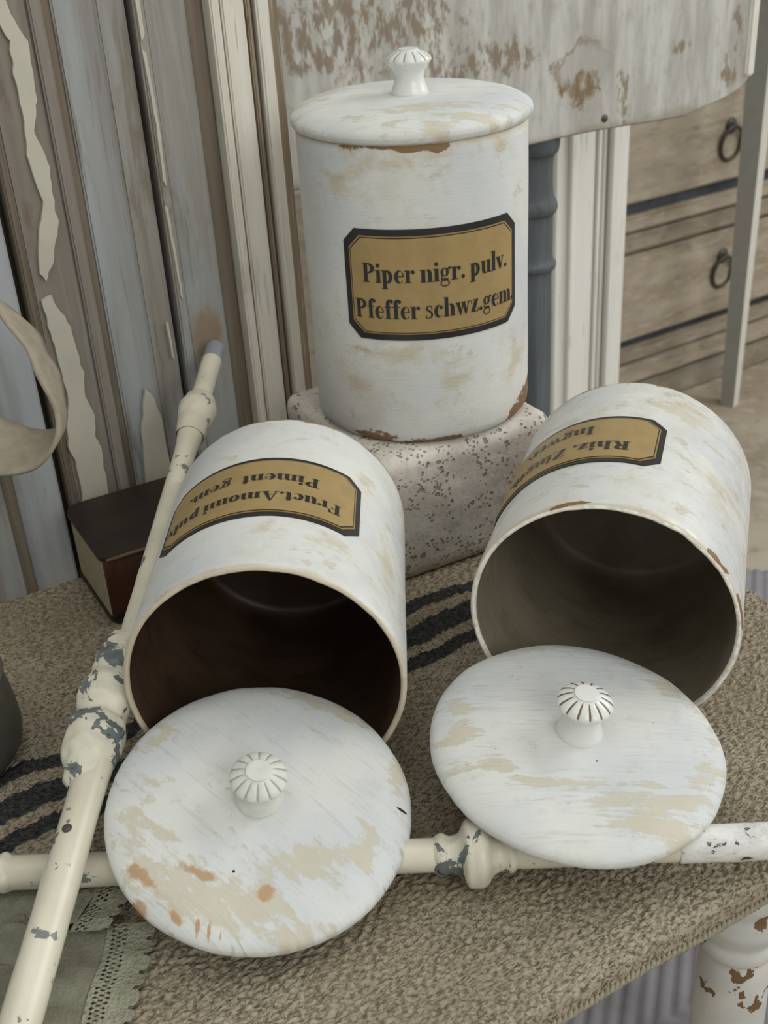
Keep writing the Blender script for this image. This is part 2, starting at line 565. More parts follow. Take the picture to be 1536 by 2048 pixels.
def stone_mat():
    m = Mat('pitted_pinkish_stone', 0.9, 0.15)
    n2 = m.noise(m.tc, 20, 6, 0.6)
    n3 = m.noise(m.tc, 300, 4, 0.6)
    w = m.noise(m.tc, 90, 3)
    c = m.mix(m.step(n2, 0.35, 0.65), lin(200, 191, 181), lin(222, 216, 207))
    c = m.mix(m.math('MULTIPLY', m.step(n3, 0.45, 0.7), 0.35), c, lin(168, 156, 145))
    v1 = m.voro(m.vmap(m.tc, (1, 1, 1.2)), 170)
    sel = m.step(m.noise(m.vmap(m.tc, loc=(7, 7, 7)), 60, 2), 0.50, 0.56)
    p1 = m.math('MULTIPLY', m.step(m.math('ADD', v1, m.math('MULTIPLY', w, 0.25)), 0.43, 0.34), sel)
    v2 = m.voro(m.vmap(m.tc, loc=(0.3, 0.1, 0.2)), 330)
    sel2 = m.step(m.noise(m.vmap(m.tc, loc=(2, 3, 1)), 70, 2), 0.50, 0.56)
    p2 = m.math('MULTIPLY', m.step(v2, 0.34, 0.26), sel2)
    p = m.math('MAXIMUM', p1, p2)
    c = m.mix(m.math('MULTIPLY', p, 0.75), c, lin(128, 110, 96))
    m.bump(m.math('ADD', m.math('MULTIPLY', p, -1.2), m.math('MULTIPLY', n3, 0.35)), 0.8, 0.0016)
    return m.col(c)


M['stone'] = stone_mat()
M['gold'] = plain('ochre_gold_label', lin(163, 138, 92), 0.42, 0.4, var=0.07, scale=90)
M['black'] = plain('black_label_ink', lin(34, 34, 36), 0.35, 0.5, var=0.15)
M['gold_line'] = plain('gold_label_line', lin(150, 122, 74), 0.4, 0.4)
M['groove_dark'] = plain('tarnished_gold_line', lin(120, 100, 74), 0.5, 0.4)
M['groove_pale'] = plain('grey_flute_line', lin(176, 172, 162), 0.6, 0.3)
M['glaze'] = plain('white_glazed_knob', lin(226, 226, 222), 0.22, 0.5, var=0.02)
M['matt_knob'] = plain('matt_white_knob', lin(214, 213, 206), 0.55, 0.35, var=0.06, scale=200)
M['leather'] = plain('dark_brown_leather', lin(46, 36, 28), 0.5, 0.35, var=0.2)
M['leather_red'] = plain('reddish_brown_leather', lin(70, 40, 26), 0.5, 0.35, var=0.3)
M['leather_worn'] = plain('worn_leather_edge', lin(104, 84, 68), 0.6, 0.3, var=0.2)
M['pages'] = plain('yellowed_pages', lin(160, 149, 124), 0.9, 0.1, var=0.08, scale=200)
M['ribbon'] = plain('beige_linen_ribbon', lin(160, 150, 133), 0.9, 0.1, var=0.1, scale=120)


def cotton(name, c1, c2, knit):
    m = Mat(name, 0.95, 0.05)
    wv = m.n('ShaderNodeTexWave', wave_type='BANDS', bands_direction='DIAGONAL')
    m.put(wv.inputs['Vector'], m.tc)
    wv.inputs['Scale'].default_value = 560
    wv.inputs['Distortion'].default_value = 3.0
    n1 = m.noise(m.tc, 55, 6, 0.65)
    n2 = m.noise(m.tc, 900, 3)
    v = m.voro(m.tc, 620)
    c = m.mix(m.step(n1, 0.32, 0.68), c1, c2)
    h = m.math('ADD', m.math('MULTIPLY', n1, 2.4), m.math('MULTIPLY', wv.outputs[1], 0.16))
    h = m.math('ADD', h, m.math('MULTIPLY', v, 1.2 if knit else 0.2))
    m.bump(m.math('ADD', h, m.math('MULTIPLY', n2, 0.3)), 0.7, 0.0013)
    return m.col(c)


M['lace'] = cotton('sage_grey_cotton', lin(120, 118, 102), lin(144, 142, 125), False)
M['lace_trim'] = cotton('pale_sage_lace', lin(140, 138, 120), lin(164, 162, 144), True)
M['zinc'] = plain('dark_zinc', lin(92, 88, 82), 0.45, 0.4, 0.3, var=0.15)
M['quilt'] = plain('mauve_grey_quilt', lin(142, 138, 143), 0.85, 0.1, var=0.10, scale=45)
M['table_wood'] = plain('white_painted_table', lin(206, 203, 198), 0.55, 0.35, var=0.05)


def leg_paint():
    m = Mat('chipped_white_leg_paint', 0.55, 0.35)
    n1 = m.noise(m.vmap(m.tc, (1, 1, 0.8), loc=(3.3, 1, 0)), 60, 6, 0.55)
    chip = m.step(n1, 0.60, 0.615)
    c = m.mix(m.step(m.noise(m.tc, 30, 3), 0.35, 0.65), lin(200, 198, 194), lin(216, 214, 208))
    c = m.mix(chip, c, lin(116, 90, 60))
    m.bump(m.math('MULTIPLY', chip, -1.0), 0.5, 0.001)
    return m.col(c)


M['leg_paint'] = leg_paint()

# ------------------------------------------------------------------ the setting
struct(box('floor', (-2.5, -1.2, FLOOR_Z - 0.05), (3.0, 3.6, FLOOR_Z), M['floor']), 'beige washed floor')
struct(box('wall_back', (-2.5, 3.6, FLOOR_Z), (3.0, 3.7, 2.2), M['wall']), 'warm white wall behind the furniture')


def boards(name, v0, strips, label, z0=FLOOR_Z, z1=0.75):
    """an old door or casing: vertical strips side by side, each (u0, u1, proud, material, part name)"""
    root = empty(name, UV_M @ Matrix.Translation((strips[0][0], v0, z0)))
    struct(root, label)
    o0 = strips[0][0]
    for (a, b, pr, mt, pn) in strips:
        box(pn, (a - o0, -pr, 0.0), (b - o0, 0.03, z1 - z0), M[mt], root, bev=min(0.0012, (b - a) * 0.3), seg=2)
    return root


door = boards('door_1', 0.695, [
    (0.020, 0.0990, 0.003, 'door_grey', 'panel'),
    (0.0990, 0.1050, 0.006, 'door_dark', 'bead'),
    (0.1050, 0.1335, 0.000, 'door_pale', 'panel'),
    (0.1335, 0.1375, -0.012, 'gap', 'gap'),
    (0.1375, 0.1420, 0.006, 'door_dark', 'bead'),
    (0.1420, 0.1700, 0.004, 'door_brown', 'stile'),
    (0.1700, 0.1775, 0.007, 'door_brown', 'bead'),
    (0.1775, 0.1835, 0.001, 'door_dark', 'bead'),
    (0.1835, 0.2080, 0.002, 'door_blue', 'panel'),
    (0.2080, 0.2250, 0.002, 'door_grey', 'panel'),
    (0.2250, 0.2285, -0.010, 'gap', 'gap'),
    (0.2285, 0.2350, 0.006, 'door_grey', 'bead'),
    (0.2350, 0.2610, 0.002, 'door_grey', 'panel'),
    (0.2610, 0.2725, -0.002, 'door_dark', 'bead'),
], 'old grey and brown panelled door with rubbed peeling paint')


def flake(pts):
    """a curl of cream paint lying on the door face, 0.7 mm thick; (u, z) outline"""
    V = [(u - 0.020, -0.0078, z - FLOOR_Z) for u, z in pts] + [(u - 0.020, -0.0050, z - FLOOR_Z) for u, z in pts]
    n = len(pts)
    F = [tuple(range(n)), tuple(range(2 * n - 1, n - 1, -1))]
    F += [(i, i + n, (i + 1) % n + n, (i + 1) % n) for i in range(n)]
    return mk('paint_flake', V, F, M['flake'], door)


def rag(pts, amp=0.0012, sub=6):
    out = []
    for i in range(len(pts)):
        a, b = pts[i], pts[(i + 1) % len(pts)]
        for k in range(sub):
            t = k / sub
            u = a[0] + (b[0] - a[0]) * t
            z = a[1] + (b[1] - a[1]) * t
            out.append((u + amp * nz(u * 190, z * 150, 3.1), z + amp * nz(u * 150, z * 190, 8.2)))
    return out


flake(rag([(0.1562, 0.3800), (0.1594, 0.3296), (0.1666, 0.3162), (0.1649, 0.2852), (0.1606, 0.2696), (0.1652, 0.2496), (0.1633, 0.2299), (0.164, 0.2182), (0.1565, 0.1958), (0.1499, 0.185), (0.1473, 0.1901), (0.1503, 0.209), (0.1577, 0.231), (0.1557, 0.2427), (0.1543, 0.2569), (0.1557, 0.2731), (0.1562, 0.2864), (0.1554, 0.3022), (0.1568, 0.3174), (0.1500, 0.3350)]))
flake(rag([(0.1446, 0.1738), (0.151, 0.1755), (0.1592, 0.1547), (0.1614, 0.1247), (0.160, 0.1082), (0.1631, 0.0936), (0.1613, 0.08), (0.1632, 0.0723), (0.1621, 0.0300), (0.1445, 0.0300), (0.1456, 0.0668), (0.1429, 0.0783), (0.1493, 0.1111), (0.1479, 0.1315), (0.1473, 0.1447), (0.146, 0.1578)]))
flake(rag([(0.1981, 0.1033), (0.2015, 0.0989), (0.2062, 0.0816), (0.2055, 0.0636), (0.2069, 0.0408), (0.2051, 0.0200), (0.1864, 0.0200), (0.1917, 0.0749)]))

flake(rag([(0.2290, 0.3480), (0.2318, 0.3480), (0.2322, 0.3120), (0.2300, 0.3080)], 0.0005))
flake(rag([(0.2296, 0.3040), (0.2316, 0.3020), (0.2330, 0.2600), (0.2322, 0.2260), (0.2306, 0.2300), (0.2312, 0.2620)], 0.0005))
flake(rag([(0.2292, 0.2150), (0.2308, 0.2140), (0.2320, 0.1800), (0.2322, 0.1560), (0.2310, 0.1580), (0.2304, 0.1820)], 0.0005))
flake(rag([(0.2188, 0.1420), (0.2200, 0.1430), (0.2206, 0.1180), (0.2196, 0.1200)], 0.0004))
boards('trim_1', 0.700, [
    (0.2730, 0.2790, 0.014, 'trim_white', 'moulding'),
    (0.2790, 0.2812, 0.006, 'trim_groove', 'groove'),
    (0.2812, 0.2955, 0.011, 'trim_white', 'moulding'),
    (0.2955, 0.2985, 0.003, 'trim_groove', 'groove'),
    (0.2985, 0.3015, 0.007, 'trim_groove', 'moulding'),
    (0.3015, 0.3035, 0.003, 'gap', 'groove'),
    (0.3035, 0.3120, 0.010, 'trim_white', 'moulding'),
    (0.3120, 0.3220, 0.000, 'trim_groove', 'groove'),
], 'narrow off-white fluted door casing beside the old door')

boards('trim_2', 1.10, [
    (0.835, 0.852, 0.004, 'trim_bright', 'moulding'),
    (0.852, 0.858, 0.010, 'trim_bright', 'moulding'),
    (0.858, 0.890, 0.006, 'trim_bright', 'moulding'),
    (0.890, 0.894, 0.000, 'trim_groove', 'groove'),
    (0.894, 0.900, 0.006, 'trim_bright', 'moulding'),
    (0.900, 0.903, 0.001, 'trim_groove', 'groove'),
    (0.903, 0.908, 0.005, 'trim_bright', 'moulding'),
    (0.908, 0.911, 0.001, 'trim_groove', 'groove'),
    (0.911, 0.935, 0.012, 'trim_bright', 'moulding'),
], 'bright warm white grooved casing in front of the chest of drawers')

# ------------------------------------------------------------------ side table under the cloth
st = empty('side_table', UV_M @ Matrix.Translation((0.0, 0.45, FLOOR_Z)))
tag(st, 'small white painted side table under the linen cloth, one chipped turned leg showing', 'table')
box('tabletop', (-0.46, -0.194, 0.476), (0.455, 0.206, 0.4925), M['table_wood'], st, bev=0.003)
legp = smooth_prof([(0.010, 0.0), (0.013, 0.02), (0.012, 0.06), (0.017, 0.20), (0.0185, 0.34), (0.0178, 0.395), (0.0165, 0.408), (0.0192, 0.413), (0.0192, 0.417), (0.0175, 0.421),
                    (0.0200, 0.428), (0.0212, 0.433), (0.0200, 0.438), (0.0180, 0.443), (0.021, 0.456), (0.021, 0.478)], 5)
LV, LF = lathe(legp, 40)
leg_me = None
for (lu, lv) in ((0.332, -0.171), (-0.41, -0.171), (0.41, 0.185), (-0.41, 0.185)):
    if leg_me is None:
        o = mk('leg', LV, LF, M['leg_paint'], st, True)
        leg_me = o.data
    else:
        o = bpy.data.objects.new('leg', leg_me)
        COL.objects.link(o)
        o.parent = st
    o.location = (lu, lv, 0)

# ------------------------------------------------------------------ the cloth: real crepe relief
def fftnoise(ny, nx, pitch, k0, width, aniso, seed, ang=0.0):
    rng = np.random.default_rng(seed)
    f = np.fft.rfft2(rng.normal(size=(ny, nx)))
    ky = np.fft.fftfreq(ny, pitch)[:, None]
    kx = np.fft.rfftfreq(nx, pitch)[None, :]
    a = kx * math.cos(ang) + ky * math.sin(ang)
    b = -kx * math.sin(ang) + ky * math.cos(ang)
    k = np.sqrt((a * aniso) ** 2 + b ** 2)
    h = np.exp(-((k - k0) / width) ** 2)
    r = np.fft.irfft2(f * h, s=(ny, nx))
    return r / r.std()


def make_cloth():
    p = 0.00088
    u0, u1, v0, v1 = -0.12, 0.476, 0.232, 0.676
    nx, ny = int((u1 - u0) / p), int((v1 - v0) / p)
    us = np.linspace(u0, u1, nx)
    vs = np.linspace(v0, v1, ny)
    U, V = np.meshgrid(us, vs)
    c1 = fftnoise(ny, nx, p, 330, 120, 2.2, 1)
    c2 = fftnoise(ny, nx, p, 300, 120, 1.5, 2, 0.9)
    m = 0.5 + 0.5 * np.tanh(fftnoise(ny, nx, p, 8, 8, 1, 3))
    cr = c1 * (1 - 0.6 * m) + c2 * 0.6 * m
    cr = np.tanh(cr * 0.8)
    low = fftnoise(ny, nx, p, 9, 6, 2.0, 5)
    Z = -0.0019 + 0.00095 * cr + 0.0006 * np.tanh(low)
    # a ridge where the runner is rucked between the jars
    # bend over the edges of the table
    def bend(X, edge, sgn):
        s = np.maximum(0, (X - edge) * sgn)
        r = 0.005
        a = np.minimum(s / r, math.pi / 2)
        out = edge + sgn * (r * np.sin(a)) + 0 * X
        dz = -(r * (1 - np.cos(a))) - np.maximum(0, s - r * math.pi / 2)
        return np.where(s > 0, out, X), np.where(s > 0, dz, 0)
    wob = 0.0005 * np.sin(us * 31.0)[None, :] + 0.0004 * np.sin(us * 83 + 1)[None, :]
    V2, dz1 = bend(V + 0 * U, 0.250, -1)
    V3, dz2 = bend(V2, 0.6605, 1)
    U2, dz3 = bend(U, 0.461, 1)
    V3 = V3 + wob * np.clip((0.275 - V) / 0.025, 0, 1)
    Z = Z + dz1 + dz2 + dz3
    co = np.stack([U2, V3, Z], -1).reshape(-1, 3).astype(np.float32)
    i = np.arange(nx * ny).reshape(ny, nx)
    q = np.stack([i[:-1, :-1], i[:-1, 1:], i[1:, 1:], i[1:, :-1]], -1).reshape(-1, 4).astype(np.int32)
    me = bpy.data.meshes.new('linen_runner')
    me.vertices.add(len(co))
    me.vertices.foreach_set('co', co.ravel())
    me.loops.add(q.size)
    me.loops.foreach_set('vertex_index', q.ravel())
    me.polygons.add(len(q))
    me.polygons.foreach_set('loop_start', np.arange(0, q.size, 4, dtype=np.int32))
    me.polygons.foreach_set('use_smooth', np.ones(len(q), dtype=bool))
    me.materials.append(M['cloth'])
    me.update(calc_edges=True)
    o = bpy.data.objects.new('linen_runner', me)
    COL.objects.link(o)
    return o


cloth = make_cloth()
cloth.matrix_world = UV_M
tag(cloth, 'tan crinkled linen cloth with three charcoal stripes covering the side table', 'tablecloth')


def cord(path, r=0.0011, pitch=0.0055, name='hem'):
    """a two-ply twisted cord"""
    V, F = [], []
    for ply in range(2):
        pts = []
        tot = 0
        P = [Vector(q) for q in path]
        samples = []
        for a, b in zip(P[:-1], P[1:]):
            L = (b - a).length
            k = max(2, int(L / 0.0012))
            for j in range(k):
                samples.append((a.lerp(b, j / k), tot + L * j / k, (b - a).normalized()))
            tot += L
        for p_, s_, t_ in samples:
            a = s_ / pitch * 2 * math.pi + ply * math.pi
            n1 = t_.cross(Vector((0, 0, 1))).normalized()
            pts.append(p_ + n1 * (r * math.cos(a)) + Vector((0, 0, 1)) * (r * math.sin(a)))
        v, f = tube(pts, r * 1.05, 6)
        k = len(V)
        V += v
        F += [tuple(q + k for q in ff) for ff in f]
    return mk(name, V, F, M['hem'], cloth, True)


cord([(u, 0.2447 + 0.0005 * math.sin(u * 31) + 0.0004 * math.sin(u * 83 + 1), -0.0145) for u in np.linspace(-0.11, 0.463, 60)])
cord([(0.4665, v, -0.011) for v in np.linspace(0.255, 0.655, 40)])

# ------------------------------------------------------------------ pitted stone block
def make_stone():
    bm = bmesh.new()
    bmesh.ops.create_cube(bm, size=1)
    for v in bm.verts:
        v.co = Vector((v.co.x * 0.124, v.co.y * 0.124, v.co.z * 0.0885))
        if v.co.z > 0 and v.co.y < 0:
            v.co.y -= 0.008
    bmesh.ops.bevel(bm, geom=bm.edges[:], offset=0.009, segments=4, affect='EDGES', profile=0.5)
    bmesh.ops.subdivide_edges(bm, edges=[e for e in bm.edges if e.calc_length() > 0.02], cuts=20, use_grid_fill=True)
    for v in bm.verts:
        c = v.co
        n = 0.0022 * nz(c.x * 28, c.y * 28, c.z * 28) + 0.0008 * nz(c.x * 120, c.y * 120, c.z * 120)
        d = c.normalized()
        if c.z < 0.030:
            v.co += Vector((d.x, d.y, 0)) * n
        if c.z < -0.040:
            v.co.z = min(v.co.z, -0.0442)
        if c.z < 0.035 and c.z > -0.035:
            v.co.z += 0
    o = bm_obj('stone_block', bm, M['stone'], None, True)
    return o


stone = make_stone()
stone.matrix_world = UV_M @ Matrix.Translation((0.3425, 0.5985, 0.0443))
tag(stone, 'pinkish grey pitted stone block under the upright jar', 'stone')

# ------------------------------------------------------------------ didone lettering
def ring(cx, cy, rx, ry, tl, tr, h, a0=0, a1=360, n=20):
    """bowl stroke: outer ellipse, inner ellipse pulled in by tl (left), tr (right), h (top and bottom)"""
    ix, irx, iry = cx + (tl - tr) / 2, rx - (tl + tr) / 2, ry - h
    P = []
    for i in range(n):
        q0 = math.radians(a0 + (a1 - a0) * i / n)
        q1 = math.radians(a0 + (a1 - a0) * (i + 1) / n)
        P.append([(cx + rx * math.cos(q0), cy + ry * math.sin(q0)), (cx + rx * math.cos(q1), cy + ry * math.sin(q1)),
                  (ix + irx * math.cos(q1), cy + iry * math.sin(q1)), (ix + irx * math.cos(q0), cy + iry * math.sin(q0))])
    return P


def rect(x0, y0, x1, y1):
    return [[(x0, y0), (x1, y0), (x1, y1), (x0, y1)]]


def ball(cx, cy, r):
    return [[(cx + r * math.cos(math.radians(a)), cy + r * math.sin(math.radians(a))) for a in range(0, 360, 30)]]


def glyph(ch):
    s, h, X = 0.20, 0.042, 0.66
    st = lambda x, y0, y1: rect(x, y0, x + s, y1)
    sf = lambda x, y, l=0.07, r=0.07: rect(x - l, y, x + s + r, y + h)
    if ch == ' ':
        return [], 0.26
    if ch == '.':
        return ball(0.12, 0.10, 0.10), 0.26
    if ch == 'i':
        return st(0.08, 0, X) + sf(0.08, 0) + rect(0, X - h, 0.1, X) + ball(0.17, 0.9, 0.105), 0.35
    if ch == 'l':
        return st(0.08, 0, 1.03) + sf(0.08, 0) + rect(0, 1.03 - h, 0.1, 1.03), 0.35
    if ch in 'nmh':
        P = st(0.08, 0, 1.03 if ch == 'h' else X) + sf(0.08, 0, 0.07, 0.05) + (rect(0, X - h, 0.1, X) if ch != 'h' else rect(0, 1.03 - h, 0.1, 1.03))
        k = 2 if ch == 'm' else 1
        for i in range(k):
            x = 0.08 + 0.35 * (i + 1)
            P += st(x, 0, 0.46) + sf(x, 0, 0.05, 0.07 if i == k - 1 else 0.05) + ring(x + s - 0.2, 0.44, 0.2, 0.235, 0.03, s, h, 0, 165, 10)
        return P, 0.08 + 0.35 * k + s + 0.08
    if ch == 'u':
        return (st(0.08, 0.2, X) + rect(0, X - h, 0.1, X) + st(0.43, 0, X) + rect(0.34, X - h, 0.45, X) + rect(0.6, 0, 0.68, h)
                + ring(0.28, 0.22, 0.2, 0.235, s, 0.03, h, 180, 345, 10)), 0.70
    if ch == 'r':
        return st(0.08, 0, X) + sf(0.08, 0, 0.07, 0.09) + rect(0, X - h, 0.1, X) + ring(0.42, 0.42, 0.17, 0.24, 0.03, 0.03, h, 80, 175, 8) + ball(0.46, 0.56, 0.095), 0.56
    if ch in 'pb':
        P = st(0.08, -0.32 if ch == 'p' else 0, X if ch == 'p' else 1.03) + ring(0.32, 0.33, 0.29, 0.345, 0.03, s, h, -115, 115, 16)
        P += sf(0.08, -0.32) if ch == 'p' else []
        P += rect(0, X - h, 0.1, X) if ch == 'p' else rect(0, 1.03 - h, 0.1, 1.03)
        return P, 0.68
    if ch == 'e':
        return ring(0.29, 0.33, 0.26, 0.345, s, 0.07, h, 0, 325, 22) + rect(0.12, 0.33, 0.53, 0.33 + h), 0.58
    if ch == 'c':
        return ring(0.29, 0.33, 0.26, 0.345, s, 0.05, h, 50, 320, 20) + ball(0.43, 0.52, 0.09), 0.56
    if ch == 'o':
        return ring(0.30, 0.33, 0.28, 0.345, s, s, h, 0, 360, 26), 0.61
    if ch == 's':
        return ([[(0.05, 0.58), (0.14, 0.40), (0.36, 0.24), (0.43, 0.08), (0.44, 0.20), (0.38, 0.36), (0.16, 0.50), (0.10, 0.62)]]
                + ring(0.24, 0.49, 0.19, 0.185, 0.10, 0.04, h, 40, 200, 10) + ring(0.24, 0.175, 0.21, 0.19, 0.04, 0.10, h, -160, 30, 10)
                + rect(0.37, 0.46, 0.41, X) + rect(0.05, 0.0, 0.09, 0.2)), 0.50
    if ch == 'g':
        return (ring(0.27, 0.44, 0.22, 0.235, 0.14, 0.14, h, 0, 360, 22) + ring(0.28, -0.13, 0.26, 0.18, 0.06, 0.06, 0.05, 0, 360, 22)
                + rect(0.10, 0.02, 0.46, 0.12) + rect(0.08, 0.06, 0.13, 0.24) + ball(0.53, 0.63, 0.075) + rect(0.38, 0.6, 0.55, 0.64)), 0.62
    if ch == 'f':
        return st(0.12, 0, 0.85) + sf(0.12, 0) + rect(0.02, X - h, 0.44, X) + ring(0.34, 0.83, 0.22, 0.22, s, 0.03, h, 50, 180, 10) + ball(0.45, 0.93, 0.09), 0.46
    if ch == 't':
        return st(0.1, 0.14, 0.88) + rect(0.0, X - h, 0.40, X) + ring(0.29, 0.17, 0.19, 0.185, s, 0.03, h, 180, 320, 9), 0.44
    if ch == 'v':
        return [[(0.04, X), (0.04 + s + 0.02, X), (0.40, 0.1), (0.34, -0.02), (0.29, -0.02)], [(0.50, X), (0.55, X), (0.355, -0.02), (0.31, 0.02)]] + rect(0, X - h, 0.30, X) + rect(0.42, X - h, 0.62, X), 0.62
    if ch == 'w':
        a, _ = glyph('v')
        return [[(x * 0.92, y) for x, y in p] for p in a] + [[(x * 0.92 + 0.33, y) for x, y in p] for p in a], 0.92
    if ch == 'z':
        return rect(0.04, X - h, 0.5, X) + rect(0.03, 0, 0.5, h) + [[(0.28, X), (0.5, X), (0.26, 0), (0.03, 0)]] + rect(0.04, 0.46, 0.08, X) + rect(0.47, 0, 0.51, 0.2), 0.56
    if ch == 'Z':
        return rect(0.06, 1 - h, 0.66, 1) + rect(0.04, 0, 0.68, h) + [[(0.42, 1), (0.66, 1), (0.28, 0), (0.04, 0)]] + rect(0.06, 0.72, 0.10, 1) + rect(0.64, 0, 0.68, 0.28), 0.74
    if ch == 'I':
        return st(0.12, 0, 1) + sf(0.12, 0, 0.1, 0.1) + sf(0.12, 1 - h, 0.1, 0.1), 0.44
    if ch == 'P':
        return st(0.12, 0, 1) + sf(0.12, 0, 0.1, 0.1) + sf(0.12, 1 - h, 0.1, 0.05) + ring(0.34, 0.735, 0.38, 0.265, 0.03, 0.2, h, -98, 98, 18), 0.76
    if ch == 'R':
        return (st(0.12, 0, 1) + sf(0.12, 0, 0.1, 0.1) + sf(0.12, 1 - h, 0.1, 0.05) + ring(0.34, 0.75, 0.36, 0.25, 0.03, 0.2, h, -98, 98, 18)
                + [[(0.38, 0.52), (0.56, 0.50), (0.74, 0.0), (0.54, 0.0)]] + rect(0.54, 0, 0.82, h)), 0.84
    if ch == 'F':
        return (st(0.12, 0, 1) + sf(0.12, 0, 0.1, 0.1) + rect(0.02, 1 - h, 0.68, 1) + [[(0.68, 1), (0.68, 0.68), (0.64, 0.68), (0.52, 1)]]
                + rect(0.28, 0.48, 0.52, 0.48 + h) + rect(0.48, 0.36, 0.52, 0.64)), 0.72
    if ch == 'A':
        return ([[(0.36, 1.02), (0.44, 1.02), (0.80, 0.0), (0.56, 0.0)], [(0.36, 1.02), (0.41, 1.02), (0.16, 0.0), (0.10, 0.0)]]
                + rect(0.2, 0.3, 0.6, 0.3 + h) + rect(0, 0, 0.26, h) + rect(0.48, 0, 0.88, h)), 0.90
    return [], 0.4


def wrap(R, phi, z, off):
    return ((R + off) * math.cos(phi), (R + off) * math.sin(phi), z)


def lettering(lines, R, parent, off):
    V, F = [], []
    for (txt, p0, p1, base, cap) in lines:
        items, x = [], 0.0
        for ch in txt:
            polys, adv = glyph(ch)
            items.append((x, polys))
            x += adv
        sc = math.radians(p1 - p0) / x
        for gx, polys in items:
            for p in polys:
                k = len(V)
                for q in p:
                    V.append(wrap(R, math.radians(p0) + (gx + q[0]) * sc, base + q[1] * cap, off))
                F.append(tuple(range(k, k + len(p))))
    return mk('lettering', V, F, M['black'], parent)


def octo(name, R, p0, p1, z0, z1, ch, off, mat, parent, n=48, th=0.0006):
    """chamfered label sheet bent round the jar"""
    V, F = [], []
    wdt = math.radians(p1 - p0) * R
    xs = sorted(set([0.0, ch, wdt - ch, wdt] + [wdt * i / n for i in range(n + 1)]))
    for x in xs:
        d = max(0.0, ch - x, ch - (wdt - x))
        a = math.radians(p0) + x / R
        for (z, o) in ((z0 + d, off - th), (z0 + d, off), (z1 - d, off), (z1 - d, off - th)):
            V.append(wrap(R, a, z, o))
    for i in range(len(xs) - 1):
        for k in range(3):
            F.append((i * 4 + k, (i + 1) * 4 + k, (i + 1) * 4 + k + 1, i * 4 + k + 1))
    F.append((0, 1, 2, 3))
    e = (len(xs) - 1) * 4
    F.append((e + 3, e + 2, e + 1, e))
    return mk(name, V, F, mat, parent)


def make_label(root, R, p0, p1, z0, z1, lines, bw=0.0036):
    dg = lambda d: math.degrees(d / R)
    lb = octo('label_plate', R, p0, p1, z0, z1, 0.0075, 0.0006, M['black'], root, th=0.0008)
    lb['label'] = 'ochre label with black border and black serif lettering'
    b = bw
    octo('border_line', R, p0 + dg(b), p1 - dg(b), z0 + b, z1 - b, 0.0068, 0.0009, M['gold_line'], lb)
    b += 0.0008
    octo('border_line', R, p0 + dg(b), p1 - dg(b), z0 + b, z1 - b, 0.0067, 0.00105, M['black'], lb)
    b += 0.0005
    octo('label_face', R, p0 + dg(b), p1 - dg(b), z0 + b, z1 - b, 0.0066, 0.0012, M['gold'], lb)
    lettering(lines, R, lb, 0.00155)
    return lb


# ------------------------------------------------------------------ jars
def make_jar(name, mat4, R, L, outer, inner, rimm, label, chip=None, foot=0.004):
    root = empty(name, mat4)
    tag(root, label, 'jar', 'apothecary jars')
    w = 0.0029
    prof = [(0.0002, 0.0), (R - foot, 0.0), (R - foot * 0.35, foot * 0.18), (R - foot * 0.08, foot * 0.55), (R, foot * 1.2)]
    n_out = len(prof)
    prof += [(R, L * t) for t in (0.1, 0.2, 0.35, 0.5, 0.65, 0.8, 0.9, 0.96)]
    prof += [(R, L - 0.0022), (R - 0.0006, L - 0.0007), (R - 0.0016, L)]
    k_rim0 = len(prof) - 3
    prof += [(R - w + 0.0012, L), (R - w + 0.0003, L - 0.0008), (R - w, L - 0.0025)]
    k_rim1 = len(prof) - 1
    prof += [(R - w, L * t) for t in (0.9, 0.7, 0.5, 0.3, 0.15, 0.08)]
    prof += [(R - w - 0.003, 0.006), (R - w - 0.007, 0.0045), (0.0002, 0.0045)]
    N = 160

    def fr(a, r, z):
        if z > L - 0.004:
            z -= 0.0005 * (nz(a * 6, r * 50, 2.0) + 0.4 * nz(a * 31, r * 90, 5.0))
            if chip:
                g = chip(a)
                z -= g * (0.5 + 0.8 * abs(nz(a * 26, 1.7, r * 200)))
        r += 0.0003 * nz(math.cos(a) * 2, math.sin(a) * 2, z * 20)
        return r, z
    V, F = lathe(prof, N, fr=fr)
    m = len(prof)
    idx = []
    for i in range(N):
        for k in range(m - 1):
            idx.append(0 if k < k_rim0 + 1 else (1 if k < k_rim1 else 2))
    body = mk('body', V, F, [outer, rimm, inner], root, True, idx)
    return root


def lying(cx, cy, yaw, L, R):
    a = Vector((math.sin(yaw), math.cos(yaw), 0))
    z = -a
    y = Vector((0, 0, 1))
    x = y.cross(z)
    o = Vector((cx, cy, R)) + a * L
    return Matrix(((x.x, y.x, z.x, o.x), (x.y, y.y, z.y, o.y), (x.z, y.z, z.z, o.z), (0, 0, 0, 1)))


rim_mat = jar_paint('worn_jar_rim', 0.065, 9.0, 0.0, [], [], 0.150, 0.6, cream_thr=0.42)
in_brown = inside_mat('brown_glazed_inside', lin(64, 48, 36), lin(88, 68, 54))
in_grey = inside_mat('grey_brown_glazed_inside', lin(118, 108, 92), lin(142, 131, 114))

